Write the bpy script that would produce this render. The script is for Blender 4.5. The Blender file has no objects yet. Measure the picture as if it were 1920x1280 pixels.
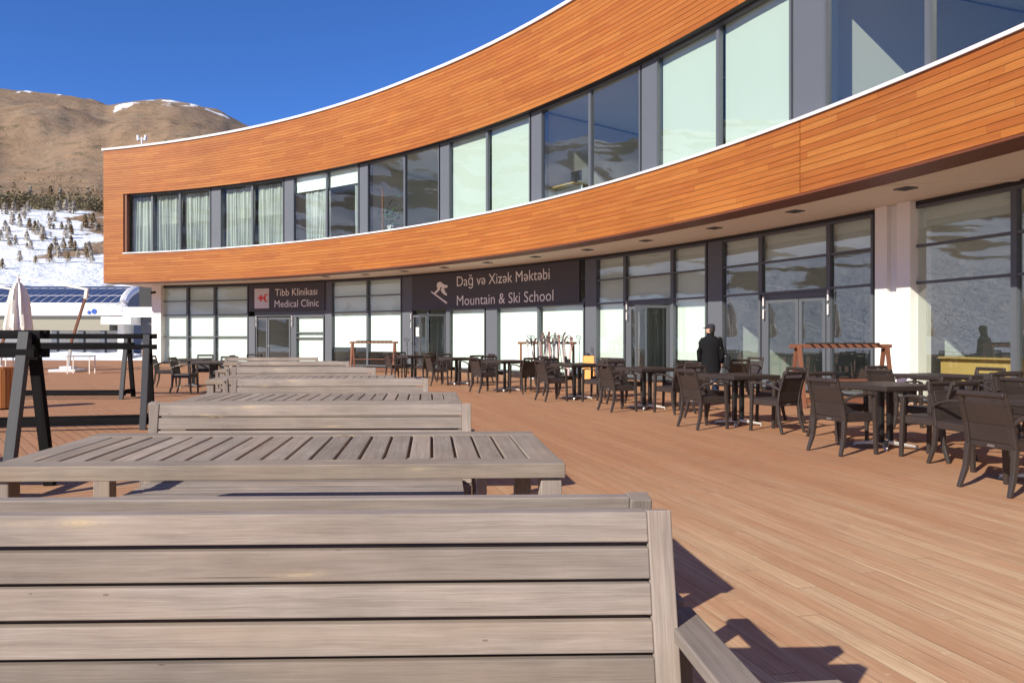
import bpy, math, random
from math import sin, cos, pi, radians, sqrt, atan2, hypot
from mathutils import Vector, Matrix, noise
random.seed(7)
S = bpy.context.scene
# ------------------------------------------------------------------ camera
FPX = 1350.0; CX = 860.0; CY = 635.0; EYE = 1.4      # in pixels of the 1920 x 1280 photograph; a level, cropped shot
cd = bpy.data.cameras.new('camera'); cam = bpy.data.objects.new('camera', cd); S.collection.objects.link(cam)
cd.sensor_width = 36; cd.lens = 36*FPX/1920
cd.shift_x = (960-CX)/1920; cd.shift_y = (CY-640)/1920
cd.clip_start = .02; cd.clip_end = 6000
cam.location = (0, 0, EYE); cam.rotation_euler = (pi/2, 0, 0)
S.camera = cam
# ------------------------------------------------------------------ light
SUN_EL = radians(29.5); SUN_AZ = radians(225)          # compass-like: the sun stands behind the camera to the left
w = bpy.data.worlds.new('World'); S.world = w; w.use_nodes = True
nt = w.node_tree; bg = nt.nodes['Background']
sky = nt.nodes.new('ShaderNodeTexSky'); sky.sky_type = 'NISHITA'; sky.sun_disc = False
sky.sun_elevation = SUN_EL; sky.sun_rotation = SUN_AZ
sky.altitude = 2200; sky.air_density = 1.0; sky.dust_density = 0.0; sky.ozone_density = 4.5
hs = nt.nodes.new('ShaderNodeHueSaturation'); hs.inputs['Saturation'].default_value = 1.0; hs.inputs['Value'].default_value = 1.0
tm = nt.nodes.new('ShaderNodeMix'); tm.data_type = 'RGBA'; tm.blend_type = 'MULTIPLY'; tm.inputs[0].default_value = 1; tm.inputs[7].default_value = (.62, .97, 1.5, 1)
nt.links.new(sky.outputs[0], hs.inputs['Color']); nt.links.new(hs.outputs[0], tm.inputs[6]); nt.links.new(tm.outputs[2], bg.inputs[0]); bg.inputs[1].default_value = 0.088
sl = bpy.data.lights.new('sun', 'SUN'); so = bpy.data.objects.new('sun', sl); S.collection.objects.link(so)
sl.energy = 4.9; sl.angle = radians(.5); sl.color = (1, .935, .775)
sdir = Vector((-sin(radians(45))*cos(SUN_EL), -cos(radians(45))*cos(SUN_EL), sin(SUN_EL)))
so.rotation_euler = sdir.to_track_quat('Z', 'Y').to_euler(); so.location = (-20, -20, 30)
S.view_settings.view_transform = 'Standard'; S.view_settings.look = 'None'
S.view_settings.exposure = 0.46; S.view_settings.gamma = 1
S.cycles.max_bounces = 8; S.cycles.transparent_max_bounces = 24
# ------------------------------------------------------------------ node helpers
class NT:
    def __init__(s, name):
        s.m = bpy.data.materials.new(name); s.m.use_nodes = True
        s.t = s.m.node_tree; s.n = s.t.nodes; s.b = s.n['Principled BSDF']; s.out = s.n['Material Output']
    def new(s, ty, **k):
        n = s.n.new('ShaderNode'+ty)
        for a, v in k.items(): setattr(n, a, v)
        return n
    def put(s, sock, v):
        if hasattr(v, 'is_output') or isinstance(v, bpy.types.NodeSocket): s.t.links.new(v, sock)
        else: sock.default_value = v
    def math(s, op, a, b=0.0, c=0.0):
        n = s.new('Math', operation=op); s.put(n.inputs[0], a); s.put(n.inputs[1], b)
        if op in ('MULTIPLY_ADD', 'COMPARE', 'SMOOTH_MIN'): s.put(n.inputs[2], c)
        return n.outputs[0]
    def mix(s, f, a, b, bt='MIX'):
        n = s.new('Mix', data_type='RGBA', blend_type=bt); s.put(n.inputs[0], f)
        for i, v in ((6, a), (7, b)):
            if isinstance(v, (tuple, list)): v = (*v[:3], 1)
            s.put(n.inputs[i], v)
        return n.outputs[2]
    def noise(s, vec, scale, detail=4, rough=.55, dist=0):
        n = s.new('TexNoise'); s.put(n.inputs['Vector'], vec) if vec is not None else None
        n.inputs['Scale'].default_value = scale; n.inputs['Detail'].default_value = detail
        n.inputs['Roughness'].default_value = rough; n.inputs['Distortion'].default_value = dist
        return n.outputs[0]
    def mapping(s, vec, scale=(1, 1, 1), rot=(0, 0, 0), loc=(0, 0, 0)):
        n = s.new('Mapping'); s.put(n.inputs[0], vec)
        n.inputs['Scale'].default_value = scale; n.inputs['Rotation'].default_value = rot; n.inputs['Location'].default_value = loc
        return n.outputs[0]
    def ramp(s, f, *st):
        n = s.new('ValToRGB'); s.put(n.inputs[0], f); e = n.color_ramp.elements
        while len(e) < len(st): e.new(.5)
        for i, (p, c) in enumerate(st):
            e[i].position = p; e[i].color = (*c, 1) if isinstance(c, tuple) else (c, c, c, 1)
        return n.outputs[0]
    def attr(s, name):
        n = s.new('Attribute', attribute_name=name); return n
    def obj(s): return s.new('TexCoord').outputs['Object']
    def uv(s): return s.new('TexCoord').outputs['UV']
    def pos(s): return s.new('NewGeometry').outputs['Position']
    def bump(s, h, strength=.3, dist=.01):
        n = s.new('Bump'); n.inputs['Strength'].default_value = strength; n.inputs['Distance'].default_value = dist
        s.put(n.inputs['Height'], h); s.t.links.new(n.outputs[0], s.b.inputs['Normal'])
    def col(s, c): s.put(s.b.inputs['Base Color'], (*c, 1) if isinstance(c, tuple) else c); return s
    def rough(s, r): s.put(s.b.inputs['Roughness'], r); return s
    def set(s, **k):
        for a, v in k.items(): s.b.inputs[a.replace('_', ' ')].default_value = v
        return s
def plain(name, c, rough=.5, metal=0, var=.12, scale=6, spec=.5):
    N = NT(name); n = N.noise(N.obj(), scale, 5)
    f = N.math('MULTIPLY_ADD', n, var*2, 1-var)
    N.col(N.mix(1.0, c, f, 'MULTIPLY')); N.b.inputs['Metallic'].default_value = metal
    N.b.inputs['Roughness'].default_value = rough; N.b.inputs['Specular IOR Level'].default_value = spec
    return N.m
def wood(name, c_dark, c_light, c_tint, rough=.75, grain=1.0, knots=True, bump=.25, streak=0.5):
    """weathered wood: u of the UV runs along the grain in metres, 'rnd' is one number per board"""
    N = NT(name); uv = N.uv(); r = N.attr('rnd').outputs['Fac']
    off = N.new('CombineXYZ'); N.put(off.inputs[0], N.math('MULTIPLY', r, 37)); N.put(off.inputs[1], N.math('MULTIPLY', r, 91))
    va = N.new('VectorMath', operation='ADD'); N.put(va.inputs[0], uv); N.put(va.inputs[1], off.outputs[0])
    v = va.outputs[0]
    warp = N.noise(N.mapping(v, (1.5, 7, 1)), 1.6, 2)
    wv = N.new('VectorMath', operation='MULTIPLY_ADD'); cmb = N.new('CombineXYZ'); N.put(cmb.inputs[1], warp)
    N.put(wv.inputs[0], cmb.outputs[0]); wv.inputs[1].default_value = (0, .05, 0); N.put(wv.inputs[2], v)
    g1 = N.noise(N.mapping(wv.outputs[0], (1.4, 48*grain, 1)), 1, 7, .65)
    g2 = N.noise(N.mapping(v, (5, 260*grain, 1)), 1, 3, .7)
    g = N.math('MULTIPLY_ADD', g2, .45, N.math('MULTIPLY', g1, .55))
    c = N.mix(N.ramp(g, (.30, 0.0), (.70, 1.0)), c_dark, c_light)
    t = N.noise(N.mapping(v, (.8, 5, 1)), 1, 3, .6)
    c = N.mix(N.math('MULTIPLY', N.ramp(t, (.45, 0.0), (.75, 1.0)), streak), c, c_tint)
    c = N.mix(1.0, c, N.math('MULTIPLY_ADD', r, .36, .82), 'MULTIPLY')
    if knots:
        vo = N.new('TexVoronoi'); vo.inputs['Scale'].default_value = 1
        N.put(vo.inputs['Vector'], N.mapping(wv.outputs[0], (1.7, 9, 1))); d = vo.outputs['Distance']
        k = N.ramp(d, (.0, 1.0), (.06, .9), (.09, .3), (.17, .0))
        ring = N.math('MULTIPLY_ADD', N.math('SINE', N.math('MULTIPLY', d, 170)), .25, .75)
        c = N.mix(N.math('MULTIPLY', N.math('MULTIPLY', k, ring), .75), c, (.55, .42, .26))
        core = N.ramp(d, (.0, 1.0), (.028, .8), (.05, .0)); c = N.mix(core, c, (.13, .075, .04))
        ck = N.noise(N.mapping(v, (1.1, 95, 1)), 1, 2, .5); cr = N.ramp(ck, (.70, 0.0), (.76, 1.0)); c = N.mix(N.math('MULTIPLY', cr, .6), c, (.07, .05, .04))
        sp2 = N.new('TexVoronoi'); sp2.inputs['Scale'].default_value = 1; N.put(sp2.inputs['Vector'], N.mapping(v, (5, 14, 1)))
        c = N.mix(N.math('MULTIPLY', N.math('LESS_THAN', sp2.outputs['Distance'], .05), .6), c, (.10, .075, .06))
        st = N.noise(v, 2.2, 5, .6); c = N.mix(1.0, c, N.math('MULTIPLY_ADD', st, .8, .6), 'MULTIPLY')
    N.col(c); N.rough(rough); N.bump(g, bump, .004); N.set(Specular_IOR_Level=.25)
    return N.m
M = {}
M['bench'] = wood('grey_wood', (.16, .126, .112), (.34, .292, .268), (.36, .27, .20), .85, streak=.45)
M['table'] = wood('grey_table_wood', (.18, .145, .122), (.40, .335, .285), (.32, .225, .16), .85, streak=.5)
M['blackwood'] = wood('black_wood', (.006, .0055, .006), (.016, .015, .017), (.025, .024, .027), .9, knots=False); M['blackwood'].node_tree.nodes['Principled BSDF'].inputs['Specular IOR Level'].default_value = .05
M['blackwood_lit'] = wood('black_wood_sunlit', (.045, .048, .058), (.085, .088, .10), (.07, .07, .08), .6, knots=False)  # lit copy of the black wood: sunlight on the front legs put into the colour
M['brownwood'] = wood('brown_wood', (.14, .055, .035), (.24, .10, .06), (.19, .075, .045), .6, knots=False)
M['binwood'] = wood('bin_wood', (.42, .17, .05), (.62, .28, .1), (.5, .2, .06), .5, knots=False)
M['yellowwood'] = wood('yellow_wood', (.42, .27, .09), (.60, .42, .17), (.5, .33, .12), .5, knots=False)
def fascia():
    N = NT('fascia_wood'); uv = N.uv(); sp = N.new('SeparateXYZ'); N.put(sp.inputs[0], uv)
    row = N.math('FLOOR', sp.outputs[1])
    wn = N.new('TexWhiteNoise', noise_dimensions='1D'); N.put(wn.inputs['W'], row)
    seg = N.math('FLOOR', N.math('MULTIPLY_ADD', sp.outputs[0], .42, N.math('MULTIPLY', wn.outputs['Value'], 9)))
    cb = N.new('CombineXYZ'); N.put(cb.inputs[0], seg); N.put(cb.inputs[1], row)
    wn2 = N.new('TexWhiteNoise', noise_dimensions='2D'); N.put(wn2.inputs['Vector'], cb.outputs[0]); r = wn2.outputs['Value']
    off = N.new('VectorMath', operation='MULTIPLY_ADD'); N.put(off.inputs[0], wn2.outputs['Color']); off.inputs[1].default_value = (30, 30, 30); N.put(off.inputs[2], uv)
    g = N.noise(N.mapping(off.outputs[0], (.9, 5, 1)), 1, 6, .65, .4)
    g2 = N.noise(N.mapping(off.outputs[0], (3, 40, 1)), 1, 3, .6)
    c = N.ramp(r, (.0, (.295, .086, .017)), (.35, (.318, .099, .019)), (.8, (.342, .115, .022)), (1.0, (.365, .131, .028)))
    c = N.mix(1.0, c, N.math('MULTIPLY_ADD', g, 1.0, .5), 'MULTIPLY')
    c = N.mix(1.0, c, N.math('MULTIPLY_ADD', g2, .3, .85), 'MULTIPLY')
    fd = N.noise(N.pos(), .35, 5, .6); c = N.mix(1.0, c, N.math('MULTIPLY_ADD', fd, .45, .80), 'MULTIPLY'); blc = N.noise(N.mapping(uv, (.6, 1.7, 1)), 1, 5, .7); c = N.mix(N.math('MULTIPLY', N.ramp(blc, (.52, 0.0), (.72, 1.0)), .3), c, (.52, .25, .09))
    fu = N.math('FRACT', N.math('MULTIPLY_ADD', sp.outputs[0], .42, N.math('MULTIPLY', wn.outputs['Value'], 9)))
    j = N.math('LESS_THAN', fu, .0022); c = N.mix(N.math('MULTIPLY', j, .7), c, (.08, .03, .01))
    N.col(c); N.rough(.5); N.bump(g2, .2, .004); N.set(Specular_IOR_Level=.35)
    return N.m
M['fascia'] = fascia()
def deck():
    N = NT('deck_boards'); p = N.pos()
    def boards(ang):
        q = N.mapping(p, (1, 1, 1), (0, 0, ang)); s_ = N.new('SeparateXYZ'); N.put(s_.inputs[0], q); return q, s_
    q, s_ = boards(radians(-12))           # x of q runs across the boards
    sx = N.math('DIVIDE', s_.outputs[0], .135); row = N.math('FLOOR', sx); fr = N.math('FRACT', sx)
    q2, t_ = boards(radians(-45+8)); q3, u_ = boards(radians(45+8))
    # left of the benches: fields of chevron decking
    sp = N.new('SeparateXYZ'); N.put(sp.inputs[0], p)
    wall = N.math('MULTIPLY_ADD', sp.outputs[1], .13, sp.outputs[0])
    left = N.math('LESS_THAN', wall, -2.05)
    strip = N.math('FLOOR', N.math('DIVIDE', N.math('ADD', wall, 2.05), 1.6))
    odd = N.math('GREATER_THAN', N.math('MODULO', N.math('ABSOLUTE', strip), 2.0), .5)
    sB = N.math('DIVIDE', t_.outputs[0], .135); sC = N.math('DIVIDE', u_.outputs[0], .135)
    def pick(f, a, b): return N.math('ADD', N.math('MULTIPLY', a, N.math('SUBTRACT', 1.0, f)), N.math('MULTIPLY', b, f))
    sL = pick(odd, sB, sC); sy = pick(odd, t_.outputs[1], u_.outputs[1])
    sx = pick(left, sx, sL); along = pick(left, s_.outputs[1], sy)
    row = N.math('FLOOR', sx); fr = N.math('FRACT', sx)
    wn = N.new('TexWhiteNoise', noise_dimensions='1D'); N.put(wn.inputs['W'], row)
    al2 = N.math('MULTIPLY_ADD', wn.outputs['Value'], 17, along)
    seg = N.math('FLOOR', N.math('DIVIDE', al2, 3.6)); sf = N.math('FRACT', N.math('DIVIDE', al2, 3.6))
    cb = N.new('CombineXYZ'); N.put(cb.inputs[0], seg); N.put(cb.inputs[1], row)
    wn2 = N.new('TexWhiteNoise', noise_dimensions='2D'); N.put(wn2.inputs['Vector'], cb.outputs[0]); r = wn2.outputs['Value']
    gv = N.new('CombineXYZ'); N.put(gv.inputs[0], al2); N.put(gv.inputs[1], sx); N.put(gv.inputs[2], N.math('MULTIPLY', r, 20))
    g = N.noise(N.mapping(gv.outputs[0], (1.6, 7, 1)), 1, 6, .65, .3)
    g2 = N.noise(N.mapping(gv.outputs[0], (6, 40, 1)), 1, 3, .7)
    big = N.noise(N.mapping(gv.outputs[0], (.45, .35, 0)), 1, 4, .55)
    c = N.mix(N.ramp(g, (.3, 0.0), (.7, 1.0)), (.44, .265, .155), (.66, .49, .32))
    c = N.mix(N.math('MULTIPLY', N.ramp(big, (.42, 0.0), (.62, 1.0)), .7), c, (.45, .225, .125))
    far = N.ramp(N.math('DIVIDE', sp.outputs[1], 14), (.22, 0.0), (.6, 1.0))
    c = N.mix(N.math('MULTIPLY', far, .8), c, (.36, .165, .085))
    c = N.mix(1.0, c, N.math('MULTIPLY_ADD', r, .10, .95), 'MULTIPLY')
    c = N.mix(1.0, c, N.math('MULTIPLY_ADD', g2, .7, .65), 'MULTIPLY')
    gap = N.math('ADD', N.math('LESS_THAN', fr, N.math('MULTIPLY_ADD', left, .04, .03)), N.math('LESS_THAN', sf, .0012))
    gapn = N.noise(N.mapping(p, (3, 3, 3)), 1, 2); gs = N.math('MULTIPLY', N.math('MINIMUM', gap, 1.0), N.math('MAXIMUM', N.math('MULTIPLY', left, .8), N.ramp(gapn, (.38, .28), (.62, .85))))
    c = N.mix(gs, c, (.09, .05, .035))
    # drains and dropped bits
    vo = N.new('TexVoronoi'); N.put(vo.inputs['Vector'], N.mapping(p, (2.2, 2.2, 0))); vo.inputs['Scale'].default_value = 1
    c = N.mix(N.math('LESS_THAN', vo.outputs['Distance'], .014), c, (.06, .04, .03))
    N.col(c); N.rough(.8); N.set(Specular_IOR_Level=.2)
    dirt = N.noise(N.mapping(p, (1, 1, 0)), .9, 7, .7); c = N.mix(N.math('MULTIPLY', N.ramp(dirt, (.55, 0.0), (.72, 1.0)), .30), c, (.20, .12, .08))
    scf = N.noise(N.mapping(p, (1, 1, 0), (0, 0, .4)), 14, 4, .7); c = N.mix(N.math('MULTIPLY', N.ramp(scf, (.62, 0.0), (.72, 1.0)), .35), c, (.74, .60, .45))
    N.col(c)
    h = N.math('SUBTRACT', N.math('MULTIPLY', g2, .4), N.math('MULTIPLY', gap, 1.0)); N.bump(h, .5, .006)
    return N.m
M['deck'] = deck()
def rattan(name, c):
    N = NT(name); o = N.obj()
    w1 = N.new('TexWave', wave_type='BANDS', bands_direction='X'); w1.inputs['Scale'].default_value = 34; N.put(w1.inputs[0], o)
    w2 = N.new('TexWave', wave_type='BANDS', bands_direction='Z'); w2.inputs['Scale'].default_value = 34; N.put(w2.inputs[0], o)
    h = N.math('MAXIMUM', w1.outputs[1], w2.outputs[1])
    f = N.math('MULTIPLY_ADD', h, .5, .6); n = N.noise(o, 9, 3)
    cc = N.mix(1.0, c, f, 'MULTIPLY'); cc = N.mix(1.0, cc, N.math('MULTIPLY_ADD', n, .5, .75), 'MULTIPLY')
    N.col(cc); N.rough(.42); N.bump(h, .35, .004); return N.m
M['rattan'] = rattan('brown_rattan', (.036, .026, .024))
M['rattan_smooth'] = plain('brown_resin', (.042, .032, .030), .33)
M['alu'] = plain('cast_aluminium', (.6, .6, .59), .4, 1, .05)
M['blackmetal'] = plain('black_metal', (.012, .012, .013), .4)
M['frame'] = plain('anthracite_frame', (.095, .105, .125), .4, .0, .05)
M['pillar'] = plain('grey_panel', (.105, .115, .14), .45, .0, .05, 2)
M['signboard'] = plain('plum_grey_board', (.062, .058, .070), .55, 0, .06, 1)
M['letter'] = plain('pale_lettering', (.88, .85, .83), .5, 0, .02)
M['red'] = plain('red_paint', (.72, .045, .035), .5, 0, .03)
M['white'] = plain('white_render', (.86, .85, .83), .7, 0, .03, 3)
M['capwhite'] = plain('white_cap', (.66, .63, .66), .45, 0, .03, 3)
M['plaster'] = plain('soffit_plaster', (.78, .73, .67), .8, 0, .03, 1.5)
M['interior'] = plain('interior_paint', (.70, .74, .70), .8, 0, .03, .5)
M['interior_warm'] = plain('interior_partition', (.62, .60, .55), .8, 0, .03, .5)
M['int_floor'] = plain('interior_floor', (.30, .29, .28), .35, 0, .1, 1)
M['dark'] = plain('dark_interior', (.02, .02, .025), .6)
M['underwood'] = plain('dark_edge_wood', (.15, .042, .018), .55, 0, .15, 3)
M['blind'] = plain('white_blind', (.80, .87, .84), .8, 0, .02, 1)
M['blind_green'] = plain('pale_green_blind', (.50, .55, .52), .8, 0, .02, 1)
M['paper'] = plain('paper', (.85, .85, .82), .7, 0, .02)
def curtain():
    N = NT('curtain_cloth'); o = N.uv()
    n = N.noise(N.mapping(o, (14, .6, 1)), 1, 3); c = N.ramp(n, (.3, (.34, .36, .35)), (.7, (.60, .62, .585)))
    N.col(c); N.rough(.9); N.set(Specular_IOR_Level=.1); return N.m
M['curtain'] = curtain()
def glass(name, tint, ior, base=0.0):
    m = bpy.data.materials.new(name); m.use_nodes = True; t = m.node_tree; n = t.nodes
    n.remove(n['Principled BSDF']); out = n['Material Output']
    tr = n.new('ShaderNodeBsdfTransparent'); tr.inputs[0].default_value = (*tint, 1)
    gl = n.new('ShaderNodeBsdfGlossy'); gl.inputs['Roughness'].default_value = 0.0; gl.inputs[0].default_value = (.93, .96, 1, 1)
    lw = n.new('ShaderNodeLayerWeight'); lw.inputs[0].default_value = .5      # Schlick: F0 + (1-F0) (1-cos)^5, the same from both sides
    pw = n.new('ShaderNodeMath'); pw.operation = 'POWER'; pw.inputs[1].default_value = 5; t.links.new(lw.outputs['Facing'], pw.inputs[0])
    ad = n.new('ShaderNodeMath'); ad.operation = 'MULTIPLY_ADD'; ad.use_clamp = True; ad.inputs[1].default_value = 1-base; ad.inputs[2].default_value = base
    nz = n.new('ShaderNodeTexNoise'); nz.inputs['Scale'].default_value = .9; tc = n.new('ShaderNodeTexCoord')
    bp = n.new('ShaderNodeBump'); bp.inputs['Strength'].default_value = .04; bp.inputs['Distance'].default_value = .05
    t.links.new(tc.outputs['Object'], nz.inputs['Vector']); t.links.new(nz.outputs[0], bp.inputs['Height'])
    t.links.new(bp.outputs[0], gl.inputs['Normal'])
    mx = n.new('ShaderNodeMixShader')
    t.links.new(pw.outputs[0], ad.inputs[0]); t.links.new(ad.outputs[0], mx.inputs[0])
    t.links.new(tr.outputs[0], mx.inputs[1]); t.links.new(gl.outputs[0], mx.inputs[2]); t.links.new(mx.outputs[0], out.inputs[0])
    return m
M['glass'] = glass('window_glass', (.86, .93, .90), 1.55, .09)
M['glass_ground'] = glass('shopfront_glass', (.84, .90, .87), 1.55, .17)
M['glass_blue'] = glass('tinted_glass', (.88, .96, .95), 1.7, .15)
M['glass_clear'] = glass('door_glass', (.80, .88, .86), 1.5, .14)
M['roofglass'] = plain('blue_roof_glazing', (.022, .038, .10), .3, 0, .3, 1.2, 1)
M['canopy'] = plain('canopy_panel', (.30, .27, .21), .8)  # darker tone: shade of the recess under the roof put into the colour
M['cloth'] = plain('parasol_cloth', (.82, .78, .72), .9, 0, .06, 4)
M['skin'] = plain('skin', (.55, .32, .23), .55, 0, .05)
M['blackcloth'] = plain('black_cloth', (.008, .008, .01), .9, 0, .2, 9, .2)
M['capcloth'] = plain('cap_cloth', (.02, .017, .028), .85, 0, .2, 9)
M['denim'] = plain('denim', (.035, .06, .14), .85, 0, .2, 12)
M['hair'] = plain('dark_hair', (.015, .01, .008), .7)
M['leather'] = plain('black_leather', (.012, .012, .014), .35)
M['orange'] = plain('orange_plastic', (.75, .30, .04), .4)
M['pink'] = plain('pink_white_ski', (.40, .22, .22), .35)
M['skiwhite'] = plain('white_ski', (.5, .5, .5), .3)
M['green'] = plain('leaf_green', (.03, .09, .02), .6, 0, .3, 20)
M['blue'] = plain('blue_plastic', (.02, .08, .4), .5)
M['soil'] = plain('conifer_bark', (.10, .065, .04), .9)
M['needles_frost'] = plain('frosted_needles', (.50, .44, .37), .9, 0, .5, 1.2)
M['needles'] = plain('brown_green_needles', (.27, .19, .10), .9, 0, .35, .6)
M['needles_olive'] = plain('olive_needles', (.17, .135, .07), .9, 0, .35, .02)
# ------------------------------------------------------------------ mesh builder
col = S.collection
class MB:
    def __init__(s): s.v = []; s.f = []; s.uv = []; s.r = []; s.mi = []
    def face(s, pts, uvs=None, r=0.5, mi=0):
        b = len(s.v); s.v += [tuple(p) for p in pts]; s.f.append(tuple(range(b, b+len(pts))))
        s.uv.append(uvs or [(0, 0)]*len(pts)); s.r.append(r); s.mi.append(mi)
    def hexa(s, c, r=None, mi=0):
        """8 corners: bottom ring 0-3, top ring 4-7; grain runs from the bottom ring to the top ring"""
        r = random.random() if r is None else r
        c = [Vector(p) for p in c]; b = len(s.v); s.v += [tuple(p) for p in c]
        L = ((c[4]+c[5]+c[6]+c[7])-(c[0]+c[1]+c[2]+c[3])).length/4
        acc = 0
        for i in range(4):
            j = (i+1) % 4; wd = (c[j]-c[i]).length
            s.f.append((b+i, b+j, b+4+j, b+4+i)); s.uv.append([(0, acc), (0, acc+wd), (L, acc+wd), (L, acc)]); acc += wd
            s.r.append(r); s.mi.append(mi)
        w0 = (c[1]-c[0]).length; h0 = (c[3]-c[0]).length
        s.f.append((b+3, b+2, b+1, b)); s.uv.append([(0, h0), (w0*.05, h0), (w0*.05, 0), (0, 0)]); s.r.append(r); s.mi.append(mi)
        s.f.append((b+4, b+5, b+6, b+7)); s.uv.append([(0, 0), (w0*.05, 0), (w0*.05, h0), (0, h0)]); s.r.append(r); s.mi.append(mi)
    def bar(s, p0, p1, w0, h0, w1=None, h1=None, up=(0, 0, 1), r=None, mi=0):
        """box beam from p0 to p1; w across, h along 'up'"""
        p0 = Vector(p0); p1 = Vector(p1); d = (p1-p0).normalized(); u = Vector(up)
        if abs(d.dot(u)) > .98: u = Vector((0, 1, 0))
        x = d.cross(u).normalized(); u = x.cross(d).normalized()
        w1 = w0 if w1 is None else w1; h1 = h0 if h1 is None else h1
        a = [p0+x*sx*w0/2+u*sy*h0/2 for sx, sy in ((-1, -1), (1, -1), (1, 1), (-1, 1))]
        b = [p1+x*sx*w1/2+u*sy*h1/2 for sx, sy in ((-1, -1), (1, -1), (1, 1), (-1, 1))]
        s.hexa([*a, *b], r, mi)
    def box(s, c, d, rz=0, r=None, mi=0):
        """axis-aligned box (optionally turned about z); grain along its longest side"""
        c = Vector(c); R = Matrix.Rotation(rz, 3, 'Z'); i = max(range(3), key=lambda k: d[k])
        a = Vector((0, 0, 0)); a[i] = d[i]/2
        o = [k for k in range(3) if k != i]
        # x = d cross u
        u = Vector((0, 0, 0)); u[o[1]] = 1; p = a.normalized().cross(u); k = o[0]
        s.bar(c-R@a, c+R@a, d[k], d[o[1]], up=R@u, r=r, mi=mi)
    def tube(s, pts, rad, n=8, mi=0, cap=True, r=.5):
        pts = [Vector(p) for p in pts]; rad = rad if isinstance(rad, (list, tuple)) else [rad]*len(pts)
        rings = []; b = len(s.v); up = Vector((0, 0, 1))
        for i, p in enumerate(pts):
            d = (pts[min(i+1, len(pts)-1)]-pts[max(i-1, 0)]).normalized()
            u = up if abs(d.dot(up)) < .95 else Vector((0, 1, 0))
            x = d.cross(u).normalized(); y = x.cross(d).normalized()
            for k in range(n):
                a = 2*pi*k/n; s.v.append(tuple(p+(x*cos(a)+y*sin(a))*rad[i]))
        for i in range(len(pts)-1):
            for k in range(n):
                k2 = (k+1) % n
                s.f.append((b+i*n+k, b+i*n+k2, b+(i+1)*n+k2, b+(i+1)*n+k)); s.uv.append([(i, k/n), (i, (k+1)/n), (i+1, (k+1)/n), (i+1, k/n)]); s.r.append(r); s.mi.append(mi)
        if cap:
            for i0, rev in ((0, True), (len(pts)-1, False)):
                idx = [b+i0*n+k for k in range(n)]
                s.f.append(tuple(idx[::-1] if rev else idx)); s.uv.append([(0, 0)]*n); s.r.append(r); s.mi.append(mi)
    def prism(s, poly, f3, r=.5, mi=0, thick=(0, 1)):
        """closed polygon extruded; f3(x, y, t) maps to 3-D for t in thick"""
        n = len(poly); A = [f3(x, y, thick[0]) for x, y in poly]; B = [f3(x, y, thick[1]) for x, y in poly]
        s.face(A[::-1], None, r, mi); s.face(B, None, r, mi)
        for i in range(n):
            j = (i+1) % n; s.face([A[i], A[j], B[j], B[i]], None, r, mi)
    def build(s, name, mats, parent=None, smooth=False, bevel=0, loc=None):
        me = bpy.data.meshes.new(name); me.from_pydata(s.v, [], s.f)
        ul = me.uv_layers.new(name='UVMap'); k = 0; flat = []
        for u in s.uv:
            for a in u: flat += [a[0], a[1]]
        ul.data.foreach_set('uv', flat)
        at = me.attributes.new('rnd', 'FLOAT', 'FACE'); at.data.foreach_set('value', s.r)
        mats = mats if isinstance(mats, (list, tuple)) else [mats]
        for m in mats: me.materials.append(m)
        me.polygons.foreach_set('material_index', s.mi)
        if smooth: me.polygons.foreach_set('use_smooth', [True]*len(s.f))
        me.validate(); me.update()
        o = bpy.data.objects.new(name, me); col.objects.link(o)
        if parent: o.parent = parent
        if loc: o.location = loc
        if bevel:
            b = o.modifiers.new('bevel', 'BEVEL'); b.width = bevel; b.segments = 2; b.limit_method = 'ANGLE'
        return o
def tag(o, label=None, cat=None, group=None, kind=None):
    if label: o['label'] = label
    if cat: o['category'] = cat
    if group: o['group'] = group
    if kind: o['kind'] = kind
    return o
def empty(name, loc=(0, 0, 0), rz=0, label=None, cat=None, group=None):
    o = bpy.data.objects.new(name, None); col.objects.link(o); o.location = loc; o.rotation_euler = (0, 0, rz)
    o.empty_display_size = .2
    return tag(o, label, cat, group)
def copy_tree(o, parent=None):
    c = o.copy(); col.objects.link(c); c.parent = parent
    for ch in list(o.children): copy_tree(ch, c)
    return c
_used = set()
def inst(proto, loc, rz, label, group=None):
    if proto.name not in _used: _used.add(proto.name); o = proto
    else: o = copy_tree(proto)
    o.location = loc; o.rotation_euler = (0, 0, rz); o['label'] = label
    if group: o['group'] = group
    return o
# ------------------------------------------------------------------ ground, deck
b = MB(); b.face([(-1500, -1500, -.12), (1500, -1500, -.12), (1500, 1500, -.12), (-1500, 1500, -.12)])
def snowmat():
    N = NT('snow'); p = N.pos(); n = N.noise(p, .5, 6)
    N.col(N.mix(N.ramp(n, (.35, 0.0), (.7, 1.0)), (.74, .76, .80), (.88, .88, .89))); N.rough(.8); N.bump(n, .5, .2); return N.m
M['snow'] = snowmat()
tag(b.build('snow_ground', M['snow']), kind='structure')
b = MB()
for i in range(24):
    x0 = -46+i*3.2
    b.face([(x0, -14, 0), (x0+3.2, -14, 0), (x0+3.2, 47, 0), (x0, 47, 0)])
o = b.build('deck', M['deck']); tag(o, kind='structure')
b = MB(); b.box((-7.6, 47.03, -.06), (76.8, .06, .118)); tag(b.build('deck_edge', M['brownwood']), kind='structure')
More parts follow.
